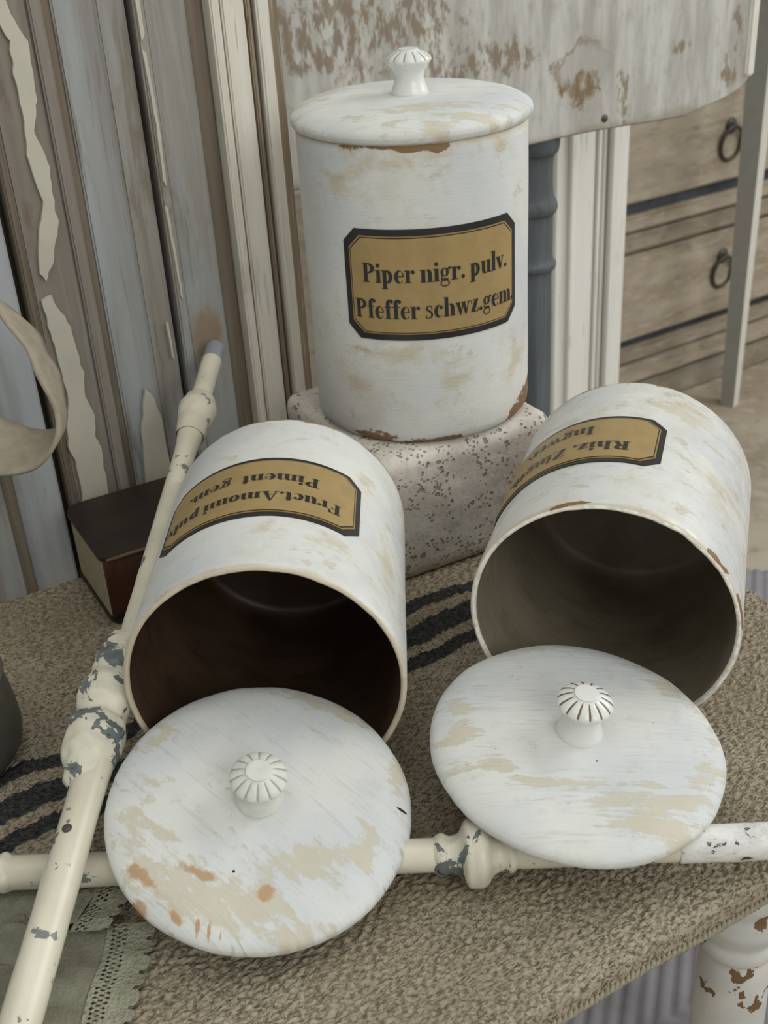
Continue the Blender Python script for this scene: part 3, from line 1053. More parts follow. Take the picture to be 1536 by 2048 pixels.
RT, LT = 0.066, 0.1728
pt = jar_paint('upright_jar_paint', RT, 2.0, 0.0,
               [(-1.55 * RT, 0.170, 2.0, 0, 0.045, 0.010, 1), (-1.75 * RT, 0.055, 2.0, 0, 0.02, 0.008, 1), (-1.3 * RT, 0.040, 2.0, 0, 0.012, 0.012, 1),
                (-2.2 * RT, 0.035, 2.0, 0, 0.008, 0.018, 1), (-0.6 * RT, 0.040, 2.0, 0.5, 0.016, 0.008, 1), (-2.2 * RT, 0.150, 2.0, 0.3, 0.014, 0.02, 1)],
               [(-2.02 * RT, 0.0025, 2.0, 0, 0.013, 0.0055, 1), (-1.50 * RT, 0.001, 2.0, 0, 0.022, 0.0042, 1), (-0.62 * RT, 0.001, 2.0, 0.45, 0.022, 0.008, 1),
                (-0.35 * RT, 0.006, 2.0, 0.8, 0.012, 0.007, 1), (-1.55 * RT, 0.172, 2.0, 0, 0.020, 0.0035, 1), (-1.9 * RT, 0.173, 2.0, 0, 0.016, 0.003, 1)],
               LT, 0.6, 0.61)
tall = make_jar('apothecary_jar', Matrix.Translation((0.0297, 0.6878, 0.0890)), RT, LT, pt, in_grey, rim_mat,
                'upright white jar standing on the stone block, label reading Piper nigr. pulv.', foot=0.006)
make_label(tall, RT, -129.5, -36.5, 0.0655, 0.1285,
           [('Piper nigr. pulv.', -119.5, -44.5, 0.0992, 0.0108), ('Pfeffer schwz.gem.', -124.3, -39.5, 0.0785, 0.0108)])

R1, L1 = 0.065, 0.153
p1 = jar_paint('left_jar_paint', R1, 5.0, 0.004,
               [(1.45 * R1, 0.122, 5.0, 0.2, 0.012, 0.008, 1), (1.0 * R1, 0.120, 5.0, 0.1, 0.014, 0.006, 1), (0.5 * R1, 0.100, 5.0, 0.1, 0.008, 0.04, 1), (0.78 * R1, 0.045, 5.0, 0, 0.007, 0.012, 1)],
               [], L1, 0.5, 0.615, gloss=0.12)
jl = make_jar('apothecary_jar', lying(-0.0595, 0.4308, 0.0383, L1, R1), R1, L1, p1, in_brown, rim_mat,
              'white jar lying on its side, dark brown inside, label reading Fruct. Amomi pulv.')
make_label(jl, R1, 46.6, 142.0, 0.0500, 0.1085,
           [('Fruct.Amomi pulv.', 56.5, 140.0, 0.0872, 0.0088), ('Piment  gem.', 67.0, 127.0, 0.0690, 0.0088)], 0.0030)

p2 = jar_paint('right_jar_paint', R1, 8.0, 0.003,
               [(1.2 * R1, 0.03, 8.0, 0.2, 0.03, 0.02, 1), (0.7 * R1, 0.08, 8.0, 0.1, 0.02, 0.03, 1), (1.5 * R1, 0.118, 8.0, 0.0, 0.02, 0.006, 1)],
               [(1.75 * R1, 0.1425, 8.0, 0, 0.012, 0.0022, 1), (0.72 * R1, 0.1425, 8.0, 0, 0.005, 0.0018, 1), (0.56 * R1, 0.1415, 8.0, 0.3, 0.004, 0.0022, 1), (0.22 * R1, 0.142, 8.0, 0, 0.012, 0.0022, 1)],
               0.1437, 0.36, 0.57, gloss=0.20)
M['rim_white'] = plain('bare_white_rim', lin(230, 224, 212), 0.6, 0.3, var=0.2, scale=300)


def chipf(a):
    d = math.degrees(a)
    d = d - 360 if d > 180 else d
    return 0.0016 * max(0.0, 1 - abs(d - 8) / 42.0) ** 0.5 if abs(d - 8) < 42 else (0.003 * max(0.0, 1 - abs(d - 58) / 9.0) if abs(d - 58) < 9 else 0.0)


jr = make_jar('apothecary_jar', lying(0.101, 0.4639, 0.3232, 0.1450, R1), R1, 0.1450, p2, in_grey, M['rim_white'],
              'white jar lying on its side, chipped rim, grey inside, label reading Rhiz. Zingib.', chip=chipf)
make_label(jr, R1, 72.5, 166.0, 0.0490, 0.1010,
           [('Rhiz. Zingib.', 86.5, 150.0, 0.0806, 0.0088), ('Ingwer.', 104.0, 141.0, 0.0612, 0.0088)], 0.0030)


# ------------------------------------------------------------------ lids with fluted knobs
def make_lid(mat4, R, paint, knob_mat, groove_mat, label, seed, ngro=14, kh=0.82):
    root = empty('jar_lid', mat4)
    tag(root, label, 'lid', 'jar lids')
    prof = smooth_prof([(0.0001, 0.0), (R * 0.5, 0.0), (R * 0.9, 0.0), (R * 0.975, 0.0008), (R * 0.998, 0.0030), (R, 0.0048), (R * 0.99, 0.0066), (R * 0.955, 0.0086),
                        (R * 0.88, 0.0108), (R * 0.78, 0.0122), (R * 0.6, 0.0134), (R * 0.35, 0.0139), (0.0001, 0.0140)], 4)

    def fr(a, r, z):
        e = r / R
        r += e ** 4 * (0.0005 * nz(math.cos(a) * 3 + seed, math.sin(a) * 3, 0) + 0.00018 * nz(a * 25, seed, z * 90))
        z += 0.00035 * nz(r * 70 * math.cos(a) + seed, r * 70 * math.sin(a), 1.0) if z > 0.005 else 0
        return r, z
    V, F = lathe(prof, 128, fr=fr)
    mk('lid_disc', V, F, paint, root, True)
    # knob
    kp = smooth_prof([(0.0104, 0.0), (0.0104, 0.0016), (0.0094, 0.0050), (0.0082, 0.0100), (0.0086, 0.0145), (0.0112, 0.0190), (0.0126, 0.0212),
                      (0.0125, 0.0228), (0.0112, 0.0246), (0.0085, 0.0266), (0.0058, 0.0280), (0.0054, 0.0286), (0.0050, 0.0290), (0.0001, 0.0291)], 4)

    def fk(a, r, z):
        if 0.0195 < z < 0.0283 and r > 0.0055:
            g = abs(math.cos(a * ngro / 2)) ** 0.5
            w = min(1, (z - 0.0195) / 0.002) * min(1, (0.0283 - z) / 0.001)
            r *= 1 - 0.055 * (1 - g) * w
            z -= 0.0004 * (1 - g) * w
        return r, z
    V, F = lathe(kp, ngro * 12, fr=fk)
    kn = mk('knob', V, F, knob_mat, root, True)
    kn.location = (0, 0, 0.0138)
    kn.scale = (1, 1, kh)
    # inlaid lines between the flutes
    gv = [(-0.0002, 0.0060, 0.02765), (0.0002, 0.0060, 0.02765), (0.00042, 0.0085, 0.0264), (-0.00042, 0.0085, 0.0264), (0.0005, 0.0112, 0.0243), (-0.0005, 0.0112, 0.0243), (0.0004, 0.0123, 0.0226), (-0.0004, 0.0123, 0.0226)]
    lo = [(x, y - 0.0006, z - 0.0008) for x, y, z in gv]
    gf = [(0, 1, 2, 3), (3, 2, 4, 5), (5, 4, 6, 7)]
    gf = gf + [tuple(q + 8 for q in f[::-1]) for f in gf] + [(0, 3, 11, 8), (3, 5, 13, 11), (5, 7, 15, 13), (1, 9, 10, 2), (2, 10, 12, 4), (4, 12, 14, 6), (7, 6, 14, 15), (0, 8, 9, 1)]
    me = None
    for i in range(ngro):
        a = 2 * math.pi * (i + 0.5) / ngro - math.pi / 2
        if me is None:
            g = mk('flute_line', gv + lo, gf, groove_mat, kn)
            me = g.data
        else:
            g = bpy.data.objects.new('flute_line', me)
            COL.objects.link(g)
            g.parent = kn
        g.rotation_euler = (0, 0, a)
    return root


def lid_mat4(c, n, h=0.0048):
    z = Vector(n).normalized()
    x = Vector((1, 0, 0))
    x = (x - z * x.dot(z)).normalized()
    y = z.cross(x)
    o = Vector(c) - z * h
    return Matrix(((x.x, y.x, z.x, o.x), (x.y, y.y, z.y, o.y), (x.z, y.z, z.z, o.z), (0, 0, 0, 1)))


RL = 0.067
lpt = lid_paint('upright_lid_paint', 0.068, 1.0, 0.15,
                [(0.1, -0.62, 0.1, 0.1, 0.55, 0.12, 1), (-0.75, 0.25, 0.1, 0.9, 0.35, 0.12, 1), (0.3, -0.85, 0.1, 0.2, 0.5, 0.1, 1)], [], 0.70, 0.3)
make_lid(lid_mat4((0.0297, 0.6878, 0.0890 + LT + 0.0050), (0.0, -0.012, 1)), 0.0685, lpt, M['glaze'], M['groove_pale'],
         'white painted lid with glazed knob sitting on the upright jar', 1.0, 12)
lpl = lid_paint('left_lid_paint', RL, 4.0, 0.75,
                [(-0.62, -0.42, 0.1, -0.8, 0.36, 0.22, 1), (-0.25, -0.68, 0.1, -0.45, 0.34, 0.14, 1), (0.62, -0.36, 0.1, 0.7, 0.34, 0.12, 1), (0.22, -0.52, 0.1, 0.3, 0.3, 0.14, 1),
                 (0.28, -0.92, 0.1, 0.15, 0.24, 0.07, 1), (0.92, 0.25, 0.1, 1.5, 0.28, 0.06, 1), (-0.70, 0.50, 0.1, 0.85, 0.20, 0.09, 1), (0.40, 0.80, 0.1, -0.5, 0.30, 0.07, 1),
                 (-0.75, -0.05, 0.1, 1.2, 0.22, 0.12, 1)],
                [(-0.70, -0.53, 0.1, -0.70, 0.17, 0.045, 1), (-0.36, -0.52, 0.1, -0.5, 0.22, 0.04, 1), (-0.70, -0.70, 0.1, -0.6, 0.09, 0.04, 1), (-0.47, -0.80, 0.1, -0.9, 0.07, 0.025, 1),
                 (-0.34, -0.86, 0.1, 1.5, 0.06, 0.016, 1), (-0.27, -0.885, 0.1, 1.5, 0.055, 0.014, 1), (-0.20, -0.905, 0.1, 1.5, 0.04, 0.012, 1), (0.06, -0.66, 0.1, 0.4, 0.06, 0.05, 1), (0.93, 0.40, 0.1, -0.6, 0.06, 0.025, 1)],
                0.72, 0.85, [(-0.14, -0.52, 0.19, 0, 0.011, 0.011, 1), (0.93, -0.06, 0.1, -0.45, 0.045, 0.012, 1)])
make_lid(lid_mat4((-0.0631, 0.3883, 0.0310), (0.104, -0.24, 0.965)), RL, lpl, M['matt_knob'], M['groove_pale'],
         'white lid with ochre scuffs leaning in the mouth of the left jar', 4.0, 14, 0.72)
lpr = lid_paint('right_lid_paint', RL, 7.0, 0.02,
                [(-0.80, 0.05, 0.1, 1.3, 0.30, 0.10, 1), (-0.62, -0.25, 0.1, -0.7, 0.16, 0.08, 1), (-0.25, -0.47, 0.1, -0.05, 0.30, 0.05, 1), (0.15, -0.58, 0.1, 0.05, 0.45, 0.07, 1),
                 (0.45, -0.60, 0.1, 0.35, 0.32, 0.10, 1), (0.45, -0.82, 0.1, 0.1, 0.26, 0.10, 1), (0.78, -0.30, 0.1, 0.9, 0.28, 0.07, 1), (0.92, -0.05, 0.1, 1.5, 0.22, 0.05, 1),
                 (-0.05, 0.88, 0.1, 0.0, 0.45, 0.06, 1), (0.78, 0.45, 0.1, -0.7, 0.25, 0.09, 1)],
                [], 0.72, 0.25, [(0.07, -0.27, 0.2, 0, 0.008, 0.008, 1)], (20, 200))
make_lid(lid_mat4((0.0806, 0.4121, 0.0350), (0.102, -0.098, 0.99)), RL, lpr, M['glaze'], M['groove_dark'],
         'white lid with brushed streaks and gold-lined knob in front of the right jar', 7.0, 14)


# ------------------------------------------------------------------ iron rods
def along(a, b):
    a, b = Vector(a), Vector(b)
    z = (b - a).normalized()
    x = Vector((0, 0, 1)).cross(z).normalized()
    y = z.cross(x)
    return Matrix(((x.x, y.x, z.x, a.x), (x.y, y.y, z.y, a.y), (x.z, y.z, z.z, a.z), (0, 0, 0, 1))), (b - a).length


def rod_part(name, prof, mat, parent, lump=0.0, n=28, seed=0.0, sm=True, sub=6):
    P = smooth_prof(prof, sub) if sm else prof

    def fr(a, r, z):
        return r * (1 + 0.02 * nz(z * 60, seed, math.cos(a))) + lump * nz(math.cos(a) * 2.0 + seed, math.sin(a) * 2.0, z * 170), z
    V, F = lathe(P, n, fr=fr)
    return mk(name, V, F, mat, parent, True)


# the lying rod, running across in front
mtx, LEN = along((-0.345, 0.3815, 0.0148), (0.330, 0.3610, 0.0148))
hr = empty('iron_rod', mtx)
tag(hr, 'cream enamelled iron rod lying across the cloth under both lids', 'rod', 'iron rods')
rod_part('shaft', [(0.0001, 0.0), (0.0066, 0.0005), (0.0074, 0.003)] + [(0.0074, 0.02 + 0.05 * i) for i in range(13)] + [(0.0074, LEN - 0.003), (0.0066, LEN - 0.0005), (0.0001, LEN)], M['rod'], hr, 0.0003, sub=3)


def ferrule(parent, z0, R, mat, k=1.0, seed=0.0, lump=0.0008):
    p = [(0.0072, -0.021), (0.0086, -0.0185), (0.0088, -0.016), (0.0076, -0.0125), (0.0090, -0.008), (R * 0.96, -0.0045), (R, -0.001), (R, 0.003), (R * 0.88, 0.006), (0.0092, 0.009),
         (0.0080, 0.013), (0.0084, 0.016), (0.0088, 0.018), (0.0072, 0.021)]
    return rod_part('ferrule', [(r, z0 + z * k) for r, z in p], mat, parent, lump, 36, seed)


ferrule(hr, 0.375, 0.0145, M['ferrule'], 0.86, 3.0)
ferrule(hr, 0.152, 0.0145, M['ferrule'], 1.0, 6.0)
rod_part('flaking_sleeve', [(0.0073, 0.462), (0.0079, 0.464), (0.0080, 0.48), (0.0080, 0.54), (0.0079, 0.60), (0.0073, 0.601)], M['rod_white'], hr, 0.0005, 28, 2.0)

# the leaning rod
A = Vector((-0.1555, 0.2500, 0.0045))
B = Vector((-0.1010, 0.7190, 0.1230))
dirv = (B - A).normalized()
mtx, LEN2 = along(A, B)
dr = empty('iron_rod', mtx)
tag(dr, 'cream iron rod with lumpy chipped joint leaning from the cloth against the door', 'rod', 'iron rods')
rod_part('shaft', [(0.0001, 0.0165), (0.0074, 0.0172), (0.0080, 0.020), (0.0081, 0.05), (0.0080, 0.10), (0.0079, 0.14), (0.0084, 0.165)], M['rod'], dr, 0.0002, 28, 1.0)
ferr = [(0.0050, 0.152), (0.0088, 0.156), (0.0098, 0.161), (0.0122, 0.167), (0.0134, 0.173), (0.0136, 0.180), (0.0127, 0.1865), (0.0106, 0.1895), (0.0118, 0.193), (0.0132, 0.198), (0.0131, 0.205),
        (0.0112, 0.211), (0.0098, 0.215), (0.0104, 0.220), (0.0094, 0.226), (0.0076, 0.230), (0.0086, 0.233), (0.0080, 0.237), (0.0062, 0.240)]
fo = rod_part('ferrule', ferr, M['ferrule'], dr, 0.0013, 48, 2.0)
fo.location = (0.0036, 0.0, 0.0)
rod_part('upper_shaft', [(0.0062, 0.226), (0.0062, 0.28), (0.0062, 0.32), (0.0063, 0.36), (0.0066, 0.385), (0.0086, 0.400)], M['rod'], dr, 0.0002, 26, 5.0)
V, F = lathe([(0.0001, 0.0006), (0.0016, 0.0005), (0.0022, 0.0)], 16)
sh = mk('screw', V, F, M['iron'], dr, True)
sh.rotation_euler = (-math.pi / 2, 0, 0)
sh.location = (0.0008, 0.0079, 0.128)
rod_part('collar', [(0.0084, 0.394), (0.0094, 0.402), (0.0098, 0.408), (0.0112, 0.414), (0.0116, 0.419), (0.0104, 0.424), (0.0092, 0.428), (0.0064, 0.431)], M['rod'], dr, 0.0004, 30, 4.0)
rod_part('end_shaft', [(0.0063, 0.428), (0.0063, 0.44), (0.0063, LEN2 - 0.018)], M['rod'], dr, 0.0001, 24, 8.0)
rod_part('tip', [(0.0062, LEN2 - 0.019), (0.0062, LEN2 - 0.008), (0.0055, LEN2 - 0.003), (0.0035, LEN2 - 0.0006), (0.0001, LEN2)], M['rod_tip'], dr, 0.0, 24)

# ------------------------------------------------------------------ the old book
bk = empty('book', UV_M @ Matrix.Translation((0.1285, 0.5955, 0.0)))
tag(bk, 'thick old book with dark brown leather cover lying behind the leaning rod', 'book')


def rounded_slab(name, x0, x1, y0, y1, z0, z1, rad, mat, parent):
    pts = []
    for cx, cy, a0 in ((x1 - 0.001, y0 + 0.001, -90), (x1 - 0.001, y1 - 0.001, 0), (x0 + rad, y1 - rad, 90), (x0 + rad * 0.5, y0 + rad * 0.5, 180)):
        r = rad if a0 == 90 else (rad * 0.5 if a0 == 180 else 0.001)
        for k in range(7):
            a = math.radians(a0 + 15 * k)
            pts.append((cx + r * math.cos(a), cy + r * math.sin(a)))
    n = len(pts)
    V = [(x, y, z0) for x, y in pts] + [(x, y, z1) for x, y in pts]
    F = [tuple(range(n))[::-1], tuple(range(n, 2 * n))] + [(i, (i + 1) % n, (i + 1) % n + n, i + n) for i in range(n)]
    o = mk(name, V, F, mat, parent)
    return o


BW, BD, BH = 0.105, 0.078, 0.0455
rounded_slab('cover', 0.0, BW, 0.0, BD, BH - 0.0025, BH, 0.012, M['leather'], bk)['label'] = 'dark brown front cover'
rounded_slab('cover', 0.0, BW, 0.0, BD, 0.0005, 0.0030, 0.012, M['leather'], bk)
rounded_slab('page_block', 0.0012, BW - 0.004, 0.003, BD - 0.004, 0.0030, BH - 0.0025, 0.008, M['pages'], bk)
V, F = [], []
for i in range(9):
    a = math.pi * i / 8
    for x in (0.0015, BW):
        V.append((x, 0.004 - 0.006 * math.sin(a) ** 0.7, 0.001 + (BH - 0.002) * (0.5 - 0.5 * math.cos(a))))
for i in range(8):
    F.append((2 * i, 2 * i + 1, 2 * i + 3, 2 * i + 2))
F.append(tuple(range(0, 18, 2)))
F.append(tuple(range(17, 0, -2)))
mk('spine', V, F, M['leather_red'], bk, True)
V, F = tube([(0.003, -0.0006, BH - 0.0012), (0.02, -0.0009, BH - 0.0008), (0.05, -0.0009, BH - 0.001), (BW - 0.002, -0.0008, BH - 0.0012)], 0.0011, 8)
mk('spine_ridge', V, F, M['leather_worn'], bk, True)

# ------------------------------------------------------------------ ribbon loop at the left
def make_ribbon():
    # loop outline in a slanting plane that faces the room; the band is 26 mm wide and turns as it goes
    o = Vector((-0.2005, 0.590, 0.1645))
    ex = Vector((0.93, -0.36, 0.0)).normalized()
    ez = Vector((0.0, 0.25, 0.97)).normalized()
    ey = ez.cross(ex).normalized()
    pts = [(-0.034, 0.022), (-0.020, 0.036), (-0.004, 0.040), (0.010, 0.034), (0.022, 0.020), (0.031, 0.003), (0.036, -0.016), (0.034, -0.030), (0.022, -0.040),
           (0.004, -0.043), (-0.014, -0.040), (-0.028, -0.030), (-0.036, -0.012), (-0.038, 0.008)]
    n = len(pts)
    sm = []
    for i in range(n):
        p0, p1_, p2_, p3 = pts[i - 1], pts[i], pts[(i + 1) % n], pts[(i + 2) % n]
        for k in range(6):
            t = k / 6
            sm.append(tuple(0.5 * ((2 * b) + (-a + c) * t + (2 * a - 5 * b + 4 * c - d) * t * t + (-a + 3 * b - 3 * c + d) * t ** 3) for a, b, c, d in zip(p0, p1_, p2_, p3)))
    V, F = [], []
    K = 7
    N = len(sm)
    for i, (x, z) in enumerate(sm):
        th = math.atan2(z, x)
        w = 0.014 + 0.002 * math.sin(3 * th)
        nx_, nz_ = math.cos(th), math.sin(th)
        tilt = 0.52 + 0.16 * math.sin(th - 2.2)
        for k in range(K):
            s_ = (k / (K - 1) - 0.5) * 2
            q = o + ex * (x - nx_ * s_ * w * tilt) + ez * (z - nz_ * s_ * w * tilt) + ey * (s_ * w) + ey * 0.0015 * math.sin(7 * th + 2 * s_)
            V.append(q)
    for i in range(N):
        j = (i + 1) % N
        for k in range(K - 1):
            F.append((i * K + k, j * K + k, j * K + k + 1, i * K + k + 1))
    ob = mk('ribbon_loop', V, F, M['ribbon'], None, True)
    md = ob.modifiers.new('thickness', 'SOLIDIFY')
    md.thickness = 0.0022
    md.offset = 0
    return ob


rb = make_ribbon()
tag(rb, 'loop of beige linen ribbon hanging in front of the door', 'ribbon')

# ------------------------------------------------------------------ zinc pot at the left edge
V, F = lathe(smooth_prof([(0.0001, 0.0), (0.030, 0.0), (0.040, 0.003), (0.044, 0.012), (0.043, 0.03), (0.0405, 0.046), (0.042, 0.048), (0.0405, 0.0495), (0.039, 0.046), (0.041, 0.02), (0.036, 0.005), (0.0001, 0.004)], 4), 64)
zp = mk('zinc_pot', V, F, M['zinc'], None, True)
zp.location = (-0.2365, 0.4720, 0.0)
tag(zp, 'dark zinc pot cut off by the left edge, beside the stripes', 'pot')


# ------------------------------------------------------------------ lace-edged napkin
def sheet(name, fn, nu, nv, mat, parent, keep=None, thick=0.0006):
    V = [fn(i / nu, j / nv) for j in range(nv + 1) for i in range(nu + 1)]
    F = []
    for j in range(nv):
        for i in range(nu):
            if keep is None or keep((i + 0.5) / nu, (j + 0.5) / nv):
                a = j * (nu + 1) + i
                F.append((a, a + 1, a + nu + 2, a + nu + 1))
    o = mk(name, V, F, mat, parent, True)
    md = o.modifiers.new('thickness', 'SOLIDIFY')
    md.thickness = thick
    return o


npk = empty('lace_napkin', Matrix.Translation((-0.15, 0.33, 0.0)))
tag(npk, 'sage grey cotton napkin with scalloped lace edge under the crossed rods', 'napkin')


def fold_z(x, y):
    g = min(1.0, max(0.0, (0.030 - x) / 0.05))
    a = y * 125 + 90 * x + 2.0 * nz(x * 18, y * 18, 3)
    return 0.0020 + g * 0.0062 * (0.5 + 0.5 * math.sin(a)) ** 1.8 + 0.0010 * nz(x * 40, y * 40, 1)


def lower(s, t):
    y = -0.075 + t * 0.100
    xe = 0.021 + 0.0015 * math.sin(t * 9)
    x = -0.12 + s * (xe + 0.12)
    return (x, y, fold_z(x, y))


sheet('fabric', lower, 60, 60, M['lace'], npk)


def lace_fn(x0f, y0, y1, w, zf, sc):
    def fn(s, t):
        y = y0 + t * (y1 - y0)
        ww = w * (1 + 0.10 * abs(math.sin(t * sc * math.pi)))
        x = x0f(t) + s * ww
        return (x, y, zf(x, y) + 0.0006 + 0.0007 * math.sin(t * 40) * s)
    return fn


def lace_keep(sc, t_rows):
    def k(s, t):
        if s > 0.9:
            return abs(math.sin(t * sc * math.pi)) > 0.35
        if 0.10 < s < 0.45:
            a = (t * t_rows) % 1.0
            b = ((s - 0.10) / 0.35 * 3) % 1.0
            r = int((s - 0.10) / 0.35 * 3)
            a = (a + 0.5 * (r % 2)) % 1.0
            q = nz(t * t_rows * 0.9, r * 3.1, 2.0)
            return not (q > -0.28 and abs(a - 0.5) + abs(b - 0.5) * (0.6 + 0.5 * q) < 0.34 + 0.12 * q)
        return True
    return k


sheet('lace_edge', lace_fn(lambda t: 0.0200 + 0.0015 * math.sin(t * 9), -0.075, 0.025, 0.019, fold_z, 12), 40, 220, M['lace_trim'], npk, lace_keep(12, 44))


# an upper layer, gathered and folded back under the lying rod
def upper(s, t):
    x = -0.10 + s * 0.108 + 0.012 * t
    y = 0.028 + t * 0.034 - s * 0.004
    z = 0.0042 + 0.0022 * math.sin(x * 170 + 1.5 * t) ** 2 + 0.002 * math.sin(math.pi * t)
    return (x, y, min(z, 0.0066))


sheet('fabric', upper, 60, 24, M['lace'], npk)
sheet('lace_edge', lambda s, t: (0.006 + 0.014 * t + s * 0.015 * (1 + 0.1 * abs(math.sin(t * 6 * math.pi))), 0.020 + t * 0.040, 0.0052 + 0.0008 * math.sin(t * 14)), 36, 90, M['lace_trim'], npk, lace_keep(6, 18))


# rolled folds, like small waves of fabric
def roll(x0, y0, x1, y1, r, name='fold'):
    a, b = Vector((x0, y0, r * 0.9)), Vector((x1, y1, r * 0.9))
    V, F = [], []
    t = (b - a).normalized()
    n1 = t.cross(Vector((0, 0, 1))).normalized()
    for i in range(25):
        p = a.lerp(b, i / 24) + n1 * 0.002 * math.sin(i * 0.5)
        for k in range(15):
            q = -0.6 + 4.6 * k / 14
            rr = r * (1 - 0.35 * k / 14) * (0.85 + 0.2 * nz(i * 0.25, k * 0.1, x0 * 50))
            V.append(p + n1 * rr * math.cos(q) + Vector((0, 0, 1)) * rr * math.sin(q))
    for i in range(24):
        for k in range(14):
            F.append((i * 15 + k, (i + 1) * 15 + k, (i + 1) * 15 + k + 1, i * 15 + k + 1))
    o = mk(name, V, F, M['lace'], npk, True)
    md = o.modifiers.new('thickness', 'SOLIDIFY')
    md.thickness = 0.0005
    return o


sheet('fabric', lambda q, t: (-0.075 + q * 0.0965, -0.020 + 0.030 * t * (1 - 0.55 * q * q) + 0.006 * q, (0.0012 + 0.0075 * math.sin(math.pi * t) * (0.7 + 0.3 * math.sin(q * 11))) * (1 - 0.75 * q ** 3) + 0.0012), 50, 16, M['lace'], npk)
sheet('fabric', lambda q, t: (-0.070 + q * 0.0915, -0.058 + 0.026 * t * (1 - 0.55 * q * q) - 0.004 * q, (0.0012 + 0.0070 * math.sin(math.pi * t) * (0.7 + 0.3 * math.sin(q * 9 + 2))) * (1 - 0.75 * q ** 3) + 0.0012), 50, 16, M['lace'], npk)
roll(-0.050, 0.058, 0.004, 0.064, 0.0040)
roll(-0.012, 0.026, 0.011, 0.040, 0.0048)
roll(-0.040, 0.018, -0.014, 0.028, 0.0042)

# ------------------------------------------------------------------ quilted seat below, right
def make_quilt():
    a = math.radians(17.8)
    root = empty('quilted_bench', Matrix.Translation((0.0, 0.0, FLOOR_Z)) @ Matrix.Rotation(-a, 4, 'Z'))
    tag(root, 'mauve grey quilted bench seat lower than the side table', 'bench')
    # local x to the right, local y away
    x0, x1, y0, y1, zt = -0.110, 0.60, 0.442, 1.02, 0.280
    nx_, ny_ = 330, 270
    pw = 0.0098
    V, F = [], []
    for j in range(ny_ + 1):
        for i in range(nx_ + 1):
            x = x0 + (x1 - x0) * i / nx_
            y = y0 + (y1 - y0) * j / ny_
            # nested right angles of piping round the corner at (0.018, 0.468)
            d = min(x - 0.0034, y - 0.4821)
            ph = abs(d) / pw
            z = zt + 0.0032 * abs(math.sin(math.pi * ph)) ** 0.6 + 0.004 * nz(x * 9, y * 9, 2.0)
            e = min(x - x0, x1 - x, y1 - y, (y - y0) * 2 + 0.01)
            if e < 0.03:
                z -= (0.03 - e) ** 2 * 22
            V.append((x, y, z))
    for j in range(ny_):
        for i in range(nx_):
            q = j * (nx_ + 1) + i
            F.append((q, q + 1, q + nx_ + 2, q + nx_ + 1))
    mk('quilted_cover', V, F, M['quilt'], root, True)
    box('seat_base', (x0 + 0.004, y0 + 0.004, 0.12), (x1 - 0.004, y1 - 0.004, zt - 0.024), M['quilt'], root, bev=0.01)
    for (lx, ly) in ((x0 + 0.04, y0 + 0.06), (x1 - 0.04, y0 + 0.06), (x0 + 0.04, y1 - 0.04), (x1 - 0.04, y1 - 0.04)):
        box('leg', (lx - 0.015, ly - 0.015, 0.0), (lx + 0.015, ly + 0.015, 0.125), M['leg_grey'], root, bev=0.003)


make_quilt()

# ------------------------------------------------------------------ console table: shaped apron and slate leg
ct = empty('console_table', UV_M @ Matrix.Translation((0.0, 0.85, 0.0)))
tag(ct, 'distressed whitewashed console table with shaped apron on a slate turned leg', 'table')


def make_apron():
    us = np.linspace(0.365, 0.876, 90)

    def zb(u):
        if u < 0.40:
            z = 0.165
        elif u < 0.80:
            z = 0.165 + 0.001 * math.sin(u * 30)
        else:
            t = (u - 0.80) / 0.076
            z = 0.165 + 0.014 * t + 0.012 * t ** 6
        return z
    V, F = [], []
    for u in us:
        z = zb(u)
        for (y, zz) in ((0.0, z + 0.0015), (0.0, 0.345), (0.024, 0.345), (0.024, z), (0.002, z)):
            V.append((u, y, zz))
    n = len(us)
    for i in range(n - 1):
        for k in range(5):
            l = (k + 1) % 5
            F.append((i * 5 + k, (i + 1) * 5 + k, (i + 1) * 5 + l, i * 5 + l))
    F.append((0, 1, 2, 3, 4))
    F.append(tuple((n - 1) * 5 + k for k in (4, 3, 2, 1, 0)))
    ob = mk('apron', V, F, M['apron'], ct)
    ob['label'] = 'whitewashed apron with rubbed brown patches'
    box('apron_edge', (0.866, -0.003, 0.190), (0.877, 0.026, 0.345), M['apron_edge'], ct, bev=0.002)
    V, F = lathe([(0.0001, -0.004), (0.0035, -0.0035), (0.004, -0.001), (0.004, 0.0)], 16)
    nl = mk('nail_head', V, F, M['iron'], ct, True)
    nl.rotation_euler = (-math.pi / 2, 0, 0)
    nl.location = (0.7, 0.003, 0.176)
    box('tabletop', (0.345, -0.01, 0.345), (0.890, 0.24, 0.365), M['apron'], ct, bev=0.003)


make_apron()
lp = [(0.013, FLOOR_Z), (0.016, -0.45), (0.015, -0.30), (0.0145, -0.12), (0.0145, 0.0), (0.0142, 0.040), (0.0175, 0.045), (0.0182, 0.050), (0.0150, 0.055), (0.0148, 0.075), (0.0150, 0.094),
      (0.0178, 0.098), (0.0190, 0.103), (0.0178, 0.108), (0.0150, 0.113), (0.0142, 0.135), (0.0152, 0.148), (0.0185, 0.152), (0.0200, 0.158), (0.0200, 0.168), (0.0165, 0.172), (0.016, 0.20)]
LV, LF = lathe(smooth_prof([(r + 0.0058, z) for r, z in lp], 4), 36)
cl_me = None
for (lu, lv) in ((0.640, 0.028), (0.385, 0.20)):
    if cl_me is None:
        o = mk('leg', LV, LF, M['slate'], ct, True)
        o['label'] = 'slate blue turned leg'
        cl_me = o.data
    else:
        o = bpy.data.objects.new('leg', cl_me)
        COL.objects.link(o)
        o.parent = ct
        o.scale = (1, 1, 1)
    o.location = (lu, lv, 0)

